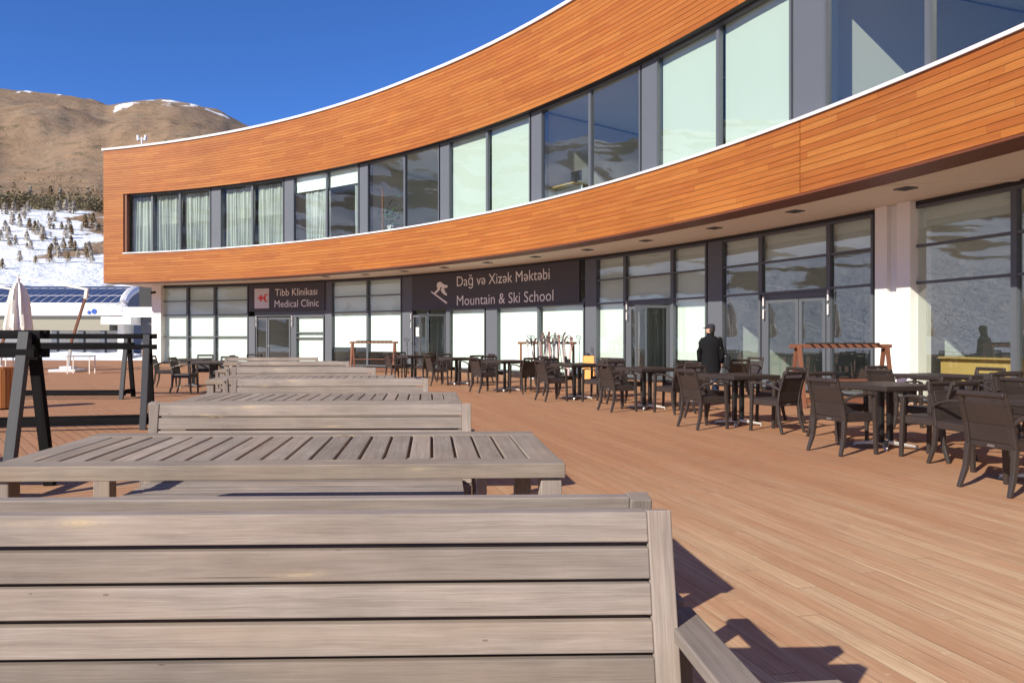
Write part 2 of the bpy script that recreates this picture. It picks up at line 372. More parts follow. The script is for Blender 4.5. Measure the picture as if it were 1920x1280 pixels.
# ------------------------------------------------------------------ mountain terrain (one sheet, ring round the valley)
SKY = [(-600, 120), (-100, 158), (0, 168), (60, 172), (95, 178), (150, 185), (200, 196), (250, 189), (320, 187), (370, 197), (420, 214), (455, 232), (520, 262), (700, 330), (900, 420), (1400, 520)]
RID = []
for x, y in SKY:
    a = atan2(x-CX, FPX); RID.append((math.degrees(a), (CY-y)/FPX*cos(a)))
RID += [(40, .08), (90, .10), (150, .14), (180, .2)]
RID = [(-180, .2), (-140, .24), (-118, .27), (-100, .24), (-85, .31), (-70, .27), (-56, .30)] + [q for q in RID if q[0] > -47]
def lerp(tab, x):
    if x <= tab[0][0]: return tab[0][1]
    for (a, va), (c, vc) in zip(tab, tab[1:]):
        if x <= c: return va+(vc-va)*(x-a)/(c-a)
    return tab[-1][1]
GR = [(80, 0), (100, 0.02), (130, .17), (170, .32), (240, .47), (330, .60), (600, .83), (1000, 1), (1250, .96), (2400, .6)]
def terr(az, r):
    T = lerp(RID, az); g = lerp(GR, r); a = radians(az); x = r*sin(a); y = r*cos(a)
    n = noise.fractal(Vector((x*.0045, y*.0045, 3.1)), .9, 2.1, 5)
    amp = min(1, max(0, (r-110)/500))*min(1, abs(1-abs(r-1000)/2000)+.2)
    rg = 1-abs(noise.fractal(Vector((x*.0022+5, y*.0022, 1.7)), 1.0, 2.0, 4))
    near = max(0, 1-abs(r-1000)/330)
    g3 = noise.fractal(Vector((x*.016, y*.016, 5)), .8, 2.2, 4); z = T*g*r + EYE*min(1, r/200) + n*19*amp*(1-.75*near) + (rg-.75)*46*amp*(1-near) + g3*5.5*amp*(1-.5*near)
    return x, y, (z-.12-1.4*(r < 200)*(1-min(1, r/200)) if r > 85 else -.4)
rs = [80]+[90*(1.035**i) for i in range(98)]; rs = [r for r in rs if r < 2450]
azs = [-50+.25*i for i in range(0, 200)]; azs = sorted(azs+[0+4*i for i in range(0, 45)]+[-180+.9*i for i in range(0, 144)]+[180])
tb = MB(); V = []; sm = []
for r in rs:
    for a in azs:
        x, y, z = terr(a, r); V.append((x, y, z))
        n = noise.fractal(Vector((x*.011, y*.011, z*.02)), .8, 2.2, 5); n2 = noise.fractal(Vector((x*.05, y*.02, 7)), .9, 2.1, 3)
        px = CX+FPX*x/max(y, 1) if y > 5 else -9999
        if -60 < a < 40 and y > 0:
            lim = 285 + (40 if px < 60 else 0) - max(0, px-60)*.55 + n*55
            s_ = (lim-r)/120 + n2*1.5 + noise.fractal(Vector((x*.03, y*.03, 2)), .6, 2.2, 4)*.8
            if r > 900 and r < 1100: s_ = max(s_, (n-.58 if px > 340 else n-.38)*9*(1 if px > 360 or px < 210 else .1)+n2)
        else:
            n3 = noise.fractal(Vector((x*.022, y*.022, 9)), .7, 2.3, 4); s_ = .15+n*2.2+n2*2.0+n3*2.4 + sin((a*.5+r*.02)+n*5)*.6 + (.9 if r < 420 else .1)
        sm.append(min(1, max(0, s_+.5)))
na = len(azs); F = [(i*na+j, i*na+j+1, (i+1)*na+j+1, (i+1)*na+j) for i in range(len(rs)-1) for j in range(na-1)]
me = bpy.data.meshes.new('mountainside'); me.from_pydata(V, [], F)
at = me.attributes.new('snow', 'FLOAT', 'POINT'); at.data.foreach_set('value', sm)
me.polygons.foreach_set('use_smooth', [True]*len(F)); me.update()
N = NT('mountain_grass_and_snow'); p = N.pos()
n1 = N.noise(p, .02, 8, .6); n2 = N.noise(p, .12, 6, .7)
c = N.ramp(n1, (.3, (.235, .155, .095)), (.5, (.31, .205, .13)), (.7, (.26, .19, .135)))
c = N.mix(N.ramp(n2, (.5, 0.0), (.72, .65)), c, (.16, .115, .075))
scr = N.noise(p, .09, 10, .8); c = N.mix(N.ramp(scr, (.52, 0.0), (.62, .8)), c, (.115, .095, .055)); rock = N.noise(p, .045, 8, .8); c = N.mix(N.ramp(rock, (.62, 0.0), (.70, .8)), c, (.12, .11, .11))
sa = N.attr('snow').outputs['Fac']; nn = N.noise(p, .16, 7, .75)
nn2 = N.noise(p, .035, 9, .8); s_ = N.math('MULTIPLY_ADD', N.math('SUBTRACT', nn2, .5), 1.8, N.math('MULTIPLY_ADD', N.math('SUBTRACT', nn, .5), 1.6, sa)); sf = N.ramp(s_, (.42, 0.0), (.58, 1.0))
c = N.mix(sf, c, (.82, .83, .86)); N.col(c); N.rough(.9); N.set(Specular_IOR_Level=.1); N.bump(n2, .6, 3)
me.materials.append(N.m); o = bpy.data.objects.new('mountainside', me); col.objects.link(o); tag(o, kind='structure')
def ground_at(px, r):
    a = atan2(px-CX, FPX); x, y, z = terr(math.degrees(a), r); return Vector((x, y, z))
def r_for(px, y):
    # radius at which the slope shows at that height in the photo
    for r in range(95, 900, 3):
        g = ground_at(px, r)
        if CY-FPX*(g.z-EYE)/g.y < y: return r
    return 900
def conifer_mesh(h, n, rnd, mi=0, b=None, base=Vector((0, 0, 0))):
    b = b or MB()
    for i in range(n):
        t = rnd.random()**.85; z = h*(.06+.94*t); rr = h*.30*(1-t)**.8*(.6+.4*abs(sin(t*17)))+.06; a = rnd.random()*2*pi; q = rr*(.5+.6*rnd.random())
        c = base+Vector((q*cos(a), q*sin(a), z)); s_ = h*.06*(.6+.9*rnd.random())
        d = Vector((cos(a), sin(a), -.5)).normalized(); sd = Vector((-sin(a), cos(a), 0))
        b.face([c-sd*s_, c+d*s_*1.9, c+sd*s_, c-d*s_*.4+Vector((0, 0, s_*.7))], None, rnd.random(), mi)
    return b
rnd = random.Random(3)
spots = [(8, 405), (30, 398), (18, 430), (50, 412), (52, 440), (30, 455), (75, 425), (14, 470), (60, 470), (88, 445), (70, 495), (100, 470), (32, 498), (98, 500), (116, 480), (118, 452), (128, 500), (95, 420), (120, 428), (140, 470), (46, 380), (78, 396), (142, 445), (150, 492), (160, 460), (12, 500), (165, 505), (108, 400), (172, 480)]
spots += [(rnd.uniform(0, 185), rnd.uniform(372, 480)) for _ in range(60)]
WH = ['beside the snow field edge', 'on the white slope']
vis = [((0, 60), 'near the left end of the slope'), ((60, 110), 'in the middle of the visible slope'), ((110, 200), 'close to the corner of the timber building')]
protos = []
for i in range(3):
    h = 5.2; t = empty('conifer', cat='tree', label='x')
    conifer_mesh(h, 150, rnd).build('crown', M['needles_frost' if i != 1 else 'needles'], t)
    bb = MB(); bb.tube([(0, 0, -.3), (0, 0, h*.5), (0, 0, h*.92)], [.13, .08, .03], 6); bb.build('trunk', M['soil'], t); protos.append(t)
for i, (px, y) in enumerate(spots):
    px = min(190, max(1, px+rnd.uniform(-9, 9))); y += rnd.uniform(-9, 9); r = r_for(px, y); g = ground_at(px, r); k = g.y/FPX*15*(.6+.9*rnd.random())/5.2
    zone = next(w_ for (a, c_), w_ in vis if a <= px < c_)
    row = 'upper' if y < 430 else ('middle' if y < 475 else 'lower')
    o = inst(protos[i % 3], g, rnd.random()*6, 'small brown-green conifer on the snow, %s row, %s' % (row, zone), 'young conifers dotted over the snow slope')
    o.scale = (k*1.25, k*1.25, k*1.1)
# the darker plantation above the snow reads as one mass
b = MB()
for i in range(2600):
    px = rnd.uniform(-30, 520); t = rnd.random(); yy = 350+70*t
    if px < 60: yy = 352+35*t
    edge = noise.noise(Vector((px*.02, 3, 1)))*12
    g = ground_at(px, r_for(px, min(440, yy+edge)) if False else 285+edge*2+rnd.uniform(-10, 190)*t**1.5)
    conifer_mesh(rnd.uniform(2, 6), 8, rnd, 0, b, g)
o = b.build('wood', M['needles_olive']); tag(o, 'olive-brown belt of small conifers across the hillside above the snow', 'wood', None, 'stuff')

# ------------------------------------------------------------------ the curved building
FC = Vector((-27.04, 3.51)); FR = 35.94        # centre and radius of the timber front
GC = Vector((-25.04, 4.91)); GRD = 36.71       # ... of the ground-floor glazing
def on(C, R, px):
    u = (px-CX)/FPX   # X = u Y
    a = 1+u*u; bq = -2*(u*C.x+C.y); c_ = C.length_squared-R*R
    Y = (-bq+sqrt(max(0, bq*bq-4*a*c_)))/(2*a); return atan2(Y-C.y, u*Y-C.x)
def pt(C, R, th, z): return Vector((C.x+R*cos(th), C.y+R*sin(th), z))
ZB, ZW2, ZW1, ZT = 4.40, 5.90, 9.08, 11.88
TH0 = on(FC, FR, 194); TH1 = radians(-32)
ZTL = 11.45                                    # the roof line drops a little at the far end
def ztop(th):                                 # far end of the roof edge is slightly lower
    t = (th-radians(45))/(TH0-radians(45)); t = min(1, max(0, t)); return ZT-(ZT-ZTL)*t
lodge = empty('ski_lodge', (0, 0, 0), label='long two-storey lodge curving away with orange timber bands over a glazed ground floor', cat='building')
def arc(C, Rin, Rout, th0, th1, z0, z1, b, n=None, r=None, vrow=0, mi=0, sR=None):
    """curved bar between two angles; z0, z1 may be functions of the angle"""
    n = n or max(1, int(abs(th0-th1)*Rin/.9)); f0 = z0 if callable(z0) else (lambda t: z0); f1 = z1 if callable(z1) else (lambda t: z1)
    r = .5 if r is None else r
    for i in range(n):
        a = th0+(th1-th0)*i/n; c_ = th0+(th1-th0)*(i+1)/n
        P = lambda R, t, z: pt(C, R, t, z)
        u0 = (th0-a)*Rin+100; u1 = (th0-c_)*Rin+100
        uv = [(u0, vrow+.05), (u1, vrow+.05), (u1, vrow+.95), (u0, vrow+.95)]
        b.face([P(Rin, a, f0(a)), P(Rin, c_, f0(c_)), P(Rin, c_, f1(c_)), P(Rin, a, f1(a))], uv, r, mi)
        b.face([P(Rin, a, f0(a)), P(Rout, a, f0(a)), P(Rout, c_, f0(c_)), P(Rin, c_, f0(c_))], uv, r, mi)
        b.face([P(Rin, a, f1(a)), P(Rin, c_, f1(c_)), P(Rout, c_, f1(c_)), P(Rout, a, f1(a))], uv, r, mi)
        b.face([P(Rout, a, f1(a)), P(Rout, c_, f1(c_)), P(Rout, c_, f0(c_)), P(Rout, a, f0(a))], uv, r, mi)
    for t in (th0, th1):
        b.face([pt(C, Rin, t, f0(t)), pt(C, Rout, t, f0(t)), pt(C, Rout, t, f1(t)), pt(C, Rin, t, f1(t))], [(100, vrow+.1)]*4, r, mi)
TJ = on(FC, FR, 1500)
b = MB(); NL = 11
for i in range(NL):
    h = (ZW2-ZB)/NL
    for (a, c_) in ((TH0, TJ+.0003), (TJ-.0003, TH1)):
        arc(FC, FR, FR+.03, a, c_, ZB+i*h+.005, ZB+(i+1)*h-.005, b, vrow=i)
b.build('lower_timber_band', M['fascia'], lodge)
b = MB(); arc(FC, FR+.04, FR+.24, TH0-.001, TH1, ZB+.02, ZW2-.01, b); b.build('lower_band_core', M['dark'], lodge)
NU = 20; b = MB()
for i in range(NU):
    z0 = (lambda t, i=i: ZW1+(ztop(t)-ZW1)*i/NU+.006); z1 = (lambda t, i=i: ZW1+(ztop(t)-ZW1)*(i+1)/NU-.006)
    arc(FC, FR, FR+.03, TH0, TH1, z0, z1, b, vrow=40+i)
b.build('upper_timber_band', M['fascia'], lodge)
b = MB(); arc(FC, FR+.04, FR+.28, TH0-.001, TH1, ZW1+.01, lambda t: ztop(t)-.02, b); b.build('upper_band_core', M['dark'], lodge)
THL = on(FC, FR, 231)   # left jamb of the window strip
b = MB(); rows = 24
for i in range(rows):
    h = (ZW1-ZW2)/rows; arc(FC, FR, FR+.03, TH0, THL, ZW2+i*h+.005, ZW2+(i+1)*h-.005, b, vrow=14+i)
b.build('end_timber_panel', M['fascia'], lodge)
b = MB(); arc(FC, FR+.04, FR+.40, TH0-.001, THL+.0006, ZW2-.008, ZW1+.008, b); b.build('end_panel_core', M['dark'], lodge)
b = MB(); arc(FC, FR-.07, FR+.6, TH0+.002, TH1, lambda t: ztop(t)+.002, lambda t: ztop(t)+.11, b); b.build('roof_coping', M['capwhite'], lodge)
b = MB(); arc(FC, FR-.05, FR+.42, THL, TH1, ZW2+.003, ZW2+.07, b); b.build('sill_cap', M['capwhite'], lodge)
b = MB(); arc(FC, FR+.01, FR+.77, TH0, TH1, ZB-.045, ZB-.002, b); b.build('timber_edge', M['underwood'], lodge)
# soffit: from the timber edge back to the glazing
b = MB(); n = 70
for i in range(n):
    a = TH0+(TH1-TH0)*i/n; c_ = TH0+(TH1-TH0)*(i+1)/n
    b.face([pt(FC, FR+.78, a, ZB), pt(FC, FR+14, a, ZB), pt(FC, FR+14, c_, ZB), pt(FC, FR+.78, c_, ZB)])
    b.face([pt(FC, FR+.56, a, ZB+.25), pt(FC, FR+.56, c_, ZB+.25), pt(FC, FR+14, c_, ZB+.25), pt(FC, FR+14, a, ZB+.25)])
b.build('soffit', M['plaster'], lodge)
b = MB(); jt = on(FC, FR, 1575)
b.bar(pt(FC, FR+.79, jt, ZB-.012), pt(FC, FR+3.3, jt-.035, ZB-.012), .09, .02); b.build('soffit_joint', M['plaster'], lodge)
# end wall, roof slab, floors, back walls
b = MB(); arc(FC, FR+.25, FR+14, TH0+.0, TH0-.006, ZB+.26, ZTL-.03, b, 1); b.build('end_wall', M['white'], lodge)
b = MB(); arc(FC, FR+.62, FR+14, TH0, TH1, ZTL-.5, ZTL-.3, b, 50); b.build('roof_slab', M['dark'], lodge)
b = MB(); arc(FC, FR+.5, FR+8, TH0-.01, TH1, ZW2-.95, ZW2-.75, b, 60); b.build('upper_floor', M['int_floor'], lodge)
b = MB(); arc(FC, FR+7.5, FR+7.7, TH0-.01, TH1, ZW2-.74, ZW1+.3, b, 60); b.build('upper_back_wall', M['interior'], lodge)
b = MB(); arc(FC, FR+.6, FR+7.49, TH0-.01, TH1, ZW1+.05, ZW1+.25, b, 60); b.build('upper_ceiling', M['interior'], lodge)
GT0 = on(GC, GRD, 298); GT1 = radians(-32)
b = MB(); arc(GC, GRD+.15, GRD+9, GT0, GT1, .012, .05, b, 60); b.build('ground_floor', M['int_floor'], lodge)
b = MB(); arc(GC, GRD+7, GRD+7.2, GT0, GT1, .06, ZB-.02, b, 60); b.build('ground_back_wall', M['interior'], lodge)
b = MB(); arc(GC, GRD+.0, GRD+9, GT0+.0015, GT0+.0, .0, ZB-.003, b, 1); b.build('ground_end_wall', M['pillar'], lodge)
b = MB(); arc(GC, GRD-.06, GRD+.1, GT0, GT1, ZB-.10, ZB-.003, b); b.build('head_rail', M['blackmetal'], lodge)
b = MB(); arc(GC, GRD-.04, GRD+.1, GT0, GT1, .003, .07, b); b.build('foot_rail', M['blackmetal'], lodge)
def panel(name, C, R, p0, p1, z0, z1, mat, d=.1, parent=lodge, dr=0):
    """flat or curved panel between two photo columns"""
    a, c_ = on(C, R+dr, p0), on(C, R+dr, p1); bb = MB()
    arc(C, R+dr, R+dr+d, a, c_, z0, z1, bb); return bb.build(name, mat, parent)
def window(C, R, p0, p1, z0, z1, trans=(), mw=.06, gmat='glass', blind=None, curt=None, name='window', dp=.12, parent=lodge, mull=()):
    a, c_ = on(C, R, p0), on(C, R, p1); A = pt(C, R, a, 0); B = pt(C, R, c_, 0); d = (B-A); L = d.length; d.normalize()
    nrm = Vector((-(A.y-C.y), 0, 0)); nrm = Vector((d.y, -d.x, 0))
    if nrm.dot(Vector((C.x, C.y, 0))-A) > 0: nrm = -nrm        # outward = away from the arc's centre, into the building
    m = MB(); up = (0, 0, 1)
    def P(u, w_, z): return A+d*u+nrm*w_+Vector((0, 0, z))
    m.bar(P(mw/2, 0, z0), P(mw/2, 0, z1), mw, dp, up=nrm); m.bar(P(L-mw/2, 0, z0), P(L-mw/2, 0, z1), mw, dp, up=nrm)
    for f in mull: m.bar(P(L*f, 0, z0+mw), P(L*f, 0, z1-mw), mw, dp-.01, up=nrm)
    for z in (z0+mw/2, z1-mw/2): m.bar(P(mw+.001, .0, z), P(L-mw-.001, .0, z), dp-.006, mw)
    for z in trans: m.bar(P(mw+.001, .0, z), P(L-mw-.001, .0, z), dp-.02, .055)
    f = m.build(name, M['frame'], parent)
    g = MB(); g.face([P(mw-.01, .01, z0), P(L-mw+.01, .01, z0), P(L-mw+.01, .01, z1), P(mw-.01, .01, z1)]); g.build('pane', M[gmat], f)
    if blind is not None:
        zb0, zb1 = blind if isinstance(blind, tuple) else (blind, z1)
        q = MB(); q.box(tuple(P(L/2, .13, (zb0+zb1)/2)), (L-2*mw-.04, .006, zb1-zb0), rz=atan2(d.y, d.x))
        q.box(tuple(P(L/2, .13, zb0-.012)), (L-2*mw-.04, .02, .022), rz=atan2(d.y, d.x)); q.build('blind', M['blind_green' if z0 > 5 and blind != ZW1-.72 else 'blind'], f)
    if curt:
        q = MB(); u0, u1, zc = curt; u0 = mw+u0*(L-2*mw); u1 = mw+u1*(L-2*mw); n = int((u1-u0)/.035); rr = random.Random(int(p0))
        ph = rr.random()*6; pv = None
        for i in range(n+1):
            u = u0+(u1-u0)*i/n; row = []
            for z, wv, sh in ((z0+.02, 1.25, .12), ((z0+zc)/2, 1.0, .04), (zc, .55, 0)):
                w_ = .24+.055*wv*sin(u*34+ph+1.4*sin(u*5+ph))+.03*sin(u*11+ph)
                row.append((P(min(u1, max(u0, u+sh*sin(u*3.1+ph*2)*.6)), w_, z), z))
            if pv:
                for k in range(2): q.face([pv[k][0], row[k][0], row[k+1][0], pv[k+1][0]], [(u, pv[k][1]), (u+.035, row[k][1]), (u+.035, row[k+1][1]), (u, pv[k+1][1])])
            pv = row
        q.build('curtain', M['curtain'], f, smooth=True)
    return f, P, L
# upper storey windows (set back in the timber front)
WR = FR+.32; UP = dict(z0=ZW2+.06, z1=ZW1, dp=.1)
def uw(p0, p1, **k):
    mw = .055; return window(FC, WR, p0, p1, UP['z0'], UP['z1'], mw=mw, **k)
uw(238, 286.5, gmat='glass', curt=(.08, .98, ZW1-.12)); uw(286.5, 338.5, gmat='glass', curt=(.03, .98, ZW1-.12)); uw(338.5, 396, gmat='glass', curt=(.03, .96, ZW1-.12))
uw(414, 474.5, gmat='glass', curt=(.04, .98, ZW1-.12)); uw(474.5, 533, gmat='glass', curt=(.03, .98, ZW1-.12))
uw(551, 614, gmat='glass_blue', blind=ZW1-.72, curt=(.24, .99, ZW1-.8)); uw(614, 674, gmat='glass_blue', blind=ZW1-.72, curt=(.78, .99, ZW1-.8))
uw(690, 760, gmat='glass_blue'); uw(760, 825, gmat='glass_blue')
uw(843, 915, gmat='glass', blind=ZW2+.1); uw(915, 996, gmat='glass', blind=ZW2+.1)
uw(1016, 1108, gmat='glass_blue'); uw(1108, 1203, gmat='glass_blue')
uw(1233, 1349, gmat='glass', blind=ZW2+.1); uw(1349, 1487, gmat='glass', blind=ZW2+.1)
uw(1549, 1744, gmat='glass_blue'); uw(1744, 1960, gmat='glass_blue'); uw(1990, 2250, gmat='glass', blind=ZW2+.1); uw(2250, 2600, gmat='glass', blind=ZW2+.1)
for p0, p1 in ((396, 414), (533, 551), (674, 690), (825, 843), (996, 1016), (1203, 1233), (1487, 1549), (1960, 1990), (2600, 2700)):
    panel('pillar', FC, WR, p0+.3, p1-.3, ZW2+.065, ZW1-.005, M['pillar'], .3, dr=-.05)
for p in (404, 541, 682, 834, 1006, 1216, 1518, 1975):        # partitions between the rooms
    a = on(FC, WR, p); bb = MB(); bb.bar(pt(FC, WR+.3, a, (ZW2+ZW1)/2-.35), pt(FC, FR+7.45, a, (ZW2+ZW1)/2-.35), .14, ZW1-ZW2+.68); bb.build('partition', M['interior_warm'], lodge)
panel('pillar', FC, WR, 232.2, 237.8, ZW2+.075, ZW1-.002, M['underwood'], .2, dr=-.25)
# ground-floor glazing
T3 = (2.72, 3.5); ZG = ZB-.1
def gw(p0, p1, z0=.07, z1=ZG, **k):
    if p0 > 1100: k['gmat'] = 'glass_ground'
    return window(GC, GRD, p0, p1, z0, z1, **k)
gw(302, 352, trans=(1.52,)+T3, blind=.1); gw(352, 403, trans=(1.52,)+T3, blind=.1); gw(403, 466, trans=(1.52,)+T3, blind=.1)
gw(622, 690, trans=T3, blind=1.0); gw(690, 754, trans=T3, blind=.8)
gw(843, 911, z1=2.72, blind=.15); gw(932, 1011, z1=2.72, blind=.12); gw(1011, 1097, z1=2.72, blind=.12)
gw(1118, 1173, trans=(2.66, 3.5), blind=.75)
gw(1173, 1262, z0=2.66, trans=(3.5,), blind=2.7)
gw(1262, 1327, trans=(2.66, 3.5), blind=.75)
gw(1354, 1428, trans=(2.66, 3.5), blind=(3.55, ZG)); gw(1428, 1556, z0=2.62, trans=(3.5,), blind=(3.55, ZG)); gw(1556, 1640, trans=(2.66, 3.5), blind=(3.55, ZG))
gw(1708, 1905, trans=(2.62, 3.42), blind=(3.85, ZG)); gw(1905, 2200, trans=(2.62, 3.42), blind=(3.85, ZG)); gw(2200, 2600, trans=(2.62, 3.42)); gw(2600, 3200, trans=(2.62, 3.42))
for p0, p1 in ((466, 478), (609, 622), (754, 773), (911, 932), (1097, 1118), (1327, 1354)):
    panel('pillar', GC, GRD, p0+.2, p1-.2, .075, ZG-.003 if p0 not in (466, 911) else (2.6 if p0 == 466 else 2.72), M['pillar'], .3, dr=-.08)
for p in (472, 615, 763, 1108, 1340, 1672):
    a = on(GC, GRD, p); bb = MB(); bb.bar(pt(GC, GRD+.35, a, 2.2), pt(GC, GRD+6.9, a, 2.2), .14, 4.1); bb.build('partition', M['interior'], lodge)
def leaf(A, B, z0, z1, b, fw=.09, gm='glass_clear', parent=None, handle=None):
    """one glazed door leaf between two plan points"""
    A = Vector(A).to_3d(); B = Vector(B).to_3d(); A.z = B.z = 0; d = (B-A); L = d.length; d.normalize(); nr = Vector((d.y, -d.x, 0))
    P = lambda u, z: A+d*u+Vector((0, 0, z)); m = MB()
    m.bar(P(fw/2, z0), P(fw/2, z1), fw, .06, up=nr); m.bar(P(L-fw/2, z0), P(L-fw/2, z1), fw, .06, up=nr)
    m.bar(P(fw+.001, z1-fw/2), P(L-fw-.001, z1-fw/2), .056, fw); m.bar(P(fw+.001, z0+.07), P(L-fw-.001, z0+.07), .056, .14)
    f = m.build('door', M['frame'], parent)
    g = MB(); g.face([P(fw-.01, z0+.1), P(L-fw+.01, z0+.1), P(L-fw+.01, z1-fw+.01), P(fw-.01, z1-fw+.01)]); g.build('pane', M[gm], f)
    if handle is not None:
        h = MB(); u = fw*.5 if handle == 0 else L-fw*.5
        for s_ in (-1, 1):
            c0 = P(u, 1.02)+nr*s_*.035; h.tube([c0, c0+nr*s_*.05, c0+nr*s_*.05+d*(.13 if handle == 0 else -.13)], .012, 8)
        h.build('handle', M['alu'], f)
    return f
def gp(px, dr=0): th = on(GC, GRD+dr, px); return pt(GC, GRD+dr, th, 0)
def outw(px, dist, ang):
    """end of a leaf hinged at px that has swung outwards by ang degrees from the wall (towards -theta side)"""
    th = on(GC, GRD, px); t = Vector((sin(th), -cos(th), 0)); r_ = Vector((-cos(th), -sin(th), 0)); A = pt(GC, GRD, th, 0)
    return A, A+(t*cos(radians(ang))+r_*sin(radians(ang)))*dist
# medical clinic bay
leaf(gp(479.5), gp(502), .075, 2.52, 0, parent=lodge); leaf(gp(503), gp(545), .075, 2.52, 0, parent=lodge, handle=0, gm='glass_blue')
panel('door_head', GC, GRD, 478, 609, 2.6, 2.85, M['frame'], .12, dr=-.03); panel('door_post', GC, GRD, 545.4, 554.6, .075, 2.6, M['frame'], .12, dr=-.02)
gw(555, 608.5, z1=2.6, trans=(1.72, 1.45), blind=.12)
# ski school entrance
f = leaf(gp(774), gp(801), .075, 2.5, 0, parent=lodge); q = MB(); A = gp(785, -.06); q.box((A.x, A.y, 1.72), (.34, .006, .42), rz=on(GC, GRD, 785)-pi/2); q.build('notice', M['paper'], f)
q = MB(); q.box((A.x-.004, A.y-.006, 1.80), (.2, .004, .02), rz=on(GC, GRD, 785)-pi/2); q.box((A.x-.004, A.y-.006, 1.73), (.24, .004, .02), rz=on(GC, GRD, 785)-pi/2); q.box((A.x-.004, A.y-.006, 1.66), (.18, .004, .03), rz=on(GC, GRD, 785)-pi/2)
q.build('notice_print', M['dark'], f)
panel('door_head', GC, GRD, 773, 1097, 2.55+.17, 2.90, M['frame'], .12, dr=-.03)
panel('door_post', GC, GRD, 801.5, 803.5, .075, 2.72, M['frame'], .12, dr=-.02); panel('door_post', GC, GRD, 836, 843, .075, 2.72, M['frame'], .12, dr=-.02)
A, B = outw(836, 1.25, 118); leaf(A, B, .08, 2.5, 0, parent=lodge, handle=1)
# office entrance with the open leaf
leaf(gp(1181), gp(1214), .075, 2.5, 0, parent=lodge); panel('door_post', GC, GRD, 1173.5, 1180.5, .075, 2.655, M['frame'], .12, dr=-.02)
panel('door_head', GC, GRD, 1181, 1262, 2.52, 2.655, M['frame'], .1, dr=-.02); panel('door_post', GC, GRD, 1256, 1261.6, .075, 2.515, M['frame'], .12, dr=-.02)
A, B = outw(1255, 1.15, 112); leaf(A, B, .08, 2.48, 0, parent=lodge, handle=1)
# double door
leaf(gp(1437), gp(1498), .075, 2.46, 0, parent=lodge, handle=1); leaf(gp(1499.5), gp(1549), .075, 2.46, 0, parent=lodge, handle=0)
panel('door_post', GC, GRD, 1428.5, 1436.4, .075, 2.615, M['frame'], .12, dr=-.02); panel('door_post', GC, GRD, 1549.6, 1555.6, .075, 2.615, M['frame'], .12, dr=-.02)
panel('door_head', GC, GRD, 1437, 1549, 2.47, 2.615, M['frame'], .12, dr=-.02)
for px, z in ((770.5, 2.3), (770.5, 1.9), (1174.5, 2.4), (1174.5, 2.05), (1431, 2.3), (1431, 1.95), (1552, 2.35), (1552, 2.0), (546.5, 2.35), (546.5, 2.05), (480, 2.35), (480, 2.05)):
    q = MB(); A = gp(px, -.12); q.tube([A+Vector((0, 0, z)), A+Vector((0, 0, z+.26))], .022, 8); q.build('hinge', M['capwhite'], lodge)
# pale columns
def column(p0, p1, dr, d, name='column'):
    return panel(name, GC, GRD, p0, p1, .0, ZB-.004, M['white'], d, dr=dr)
column(1640.5, 1663, -.22, .6); column(1681, 1706.5, -.22, .6); column(1663.2, 1680.8, -.1, .4, 'column_recess'); column(284.5, 301.5, -.3, .7)
q = MB(); A = gp(291, -.5); q.tube([(A.x, A.y, 4.0), (A.x-.12, A.y-.25, 3.95)], .07, 8); q.build('security_camera', M['blackmetal'], lodge)
# downlights in the soffit
for px, y in ((611, 518), (685, 514), (758, 508), (833, 501), (914, 491.7), (1004, 481), (1101.6, 467.8), (1211, 450.6), (1339, 427), (1490.6, 395.6), (1698, 352.8), (1985, 292)):
    k = (CY-y)/3.0; X, Y = (px-CX)/k, FPX/k; th = atan2(Y-FC.y, X-FC.x)
    q = MB(); q.box((X, Y, ZB-.012), (.30, .30, .024), rz=th); q.build('downlight', M['pillar'], lodge)
    q = MB(); q.box((X, Y, ZB-.026), (.20, .20, .006), rz=th); q.build('downlight_lens', M['dark'], lodge)
# ---- signs with their lettering, bent round the same curve
def arcmap(px0, rad=GRD-.145):
    th0 = on(GC, rad, px0); return lambda x, z, t: pt(GC, rad-t, th0-x/rad, z)
def arclen(p0, p1, rad=GRD-.145): return (on(GC, rad, p0)-on(GC, rad, p1))*rad
def glyphs(body):
    cu = bpy.data.curves.new('t', 'FONT'); cu.body = body; cu.size = 1; cu.resolution_u = 3
    o = bpy.data.objects.new('t', cu); col.objects.link(o); bpy.context.view_layer.update()
    me = bpy.data.meshes.new_from_object(o.evaluated_get(bpy.context.evaluated_depsgraph_get())); bpy.data.objects.remove(o)
    return [v.co.copy() for v in me.vertices], [tuple(p.vertices) for p in me.polygons]
def wid(t): return max(v.x for v in glyphs(t)[0])
def text(body, p0, p1, zb, hcap, parent):
    plain_ = body.replace('ə', 'e'); w0 = wid('|'); V = []; F = []; 
    for i, ch in enumerate(body):
        if ch == ' ': continue
        x0 = wid(plain_[:i]+'|')-w0 if i else 0
        vs, fs = glyphs('e' if ch == 'ə' else ch)
        if ch == 'ə':
            mx = [f_(v.x for v in vs) for f_ in (min, max)]; my = [f_(v.y for v in vs) for f_ in (min, max)]
            for v in vs: v.x = mx[0]+mx[1]-v.x; v.y = my[0]+my[1]-v.y
        k = len(V); V += [(v.x+x0, v.y) for v in vs]; F += [tuple(k+j for j in f_) for f_ in fs]
    xs = [v[0] for v in V]; x0, x1 = min(xs), max(xs); L = arclen(p0, p1); f = arcmap(p0); s_ = L/(x1-x0)
    me = bpy.data.meshes.new('lettering'); me.from_pydata([f((x-x0)*s_, zb+y*hcap/.69, .012) for x, y in V], [], F); me.update()
    me.materials.append(M['letter']); q = bpy.data.objects.new('lettering', me); col.objects.link(q); q.parent = parent; return q
s1 = panel('sign_board', GC, GRD, 466.5, 608.6, 2.86, ZG+.0, M['signboard'], .1, dr=-.14); s1['label'] = 'dark sign board reading Tibb Klinikasi, Medical Clinic'
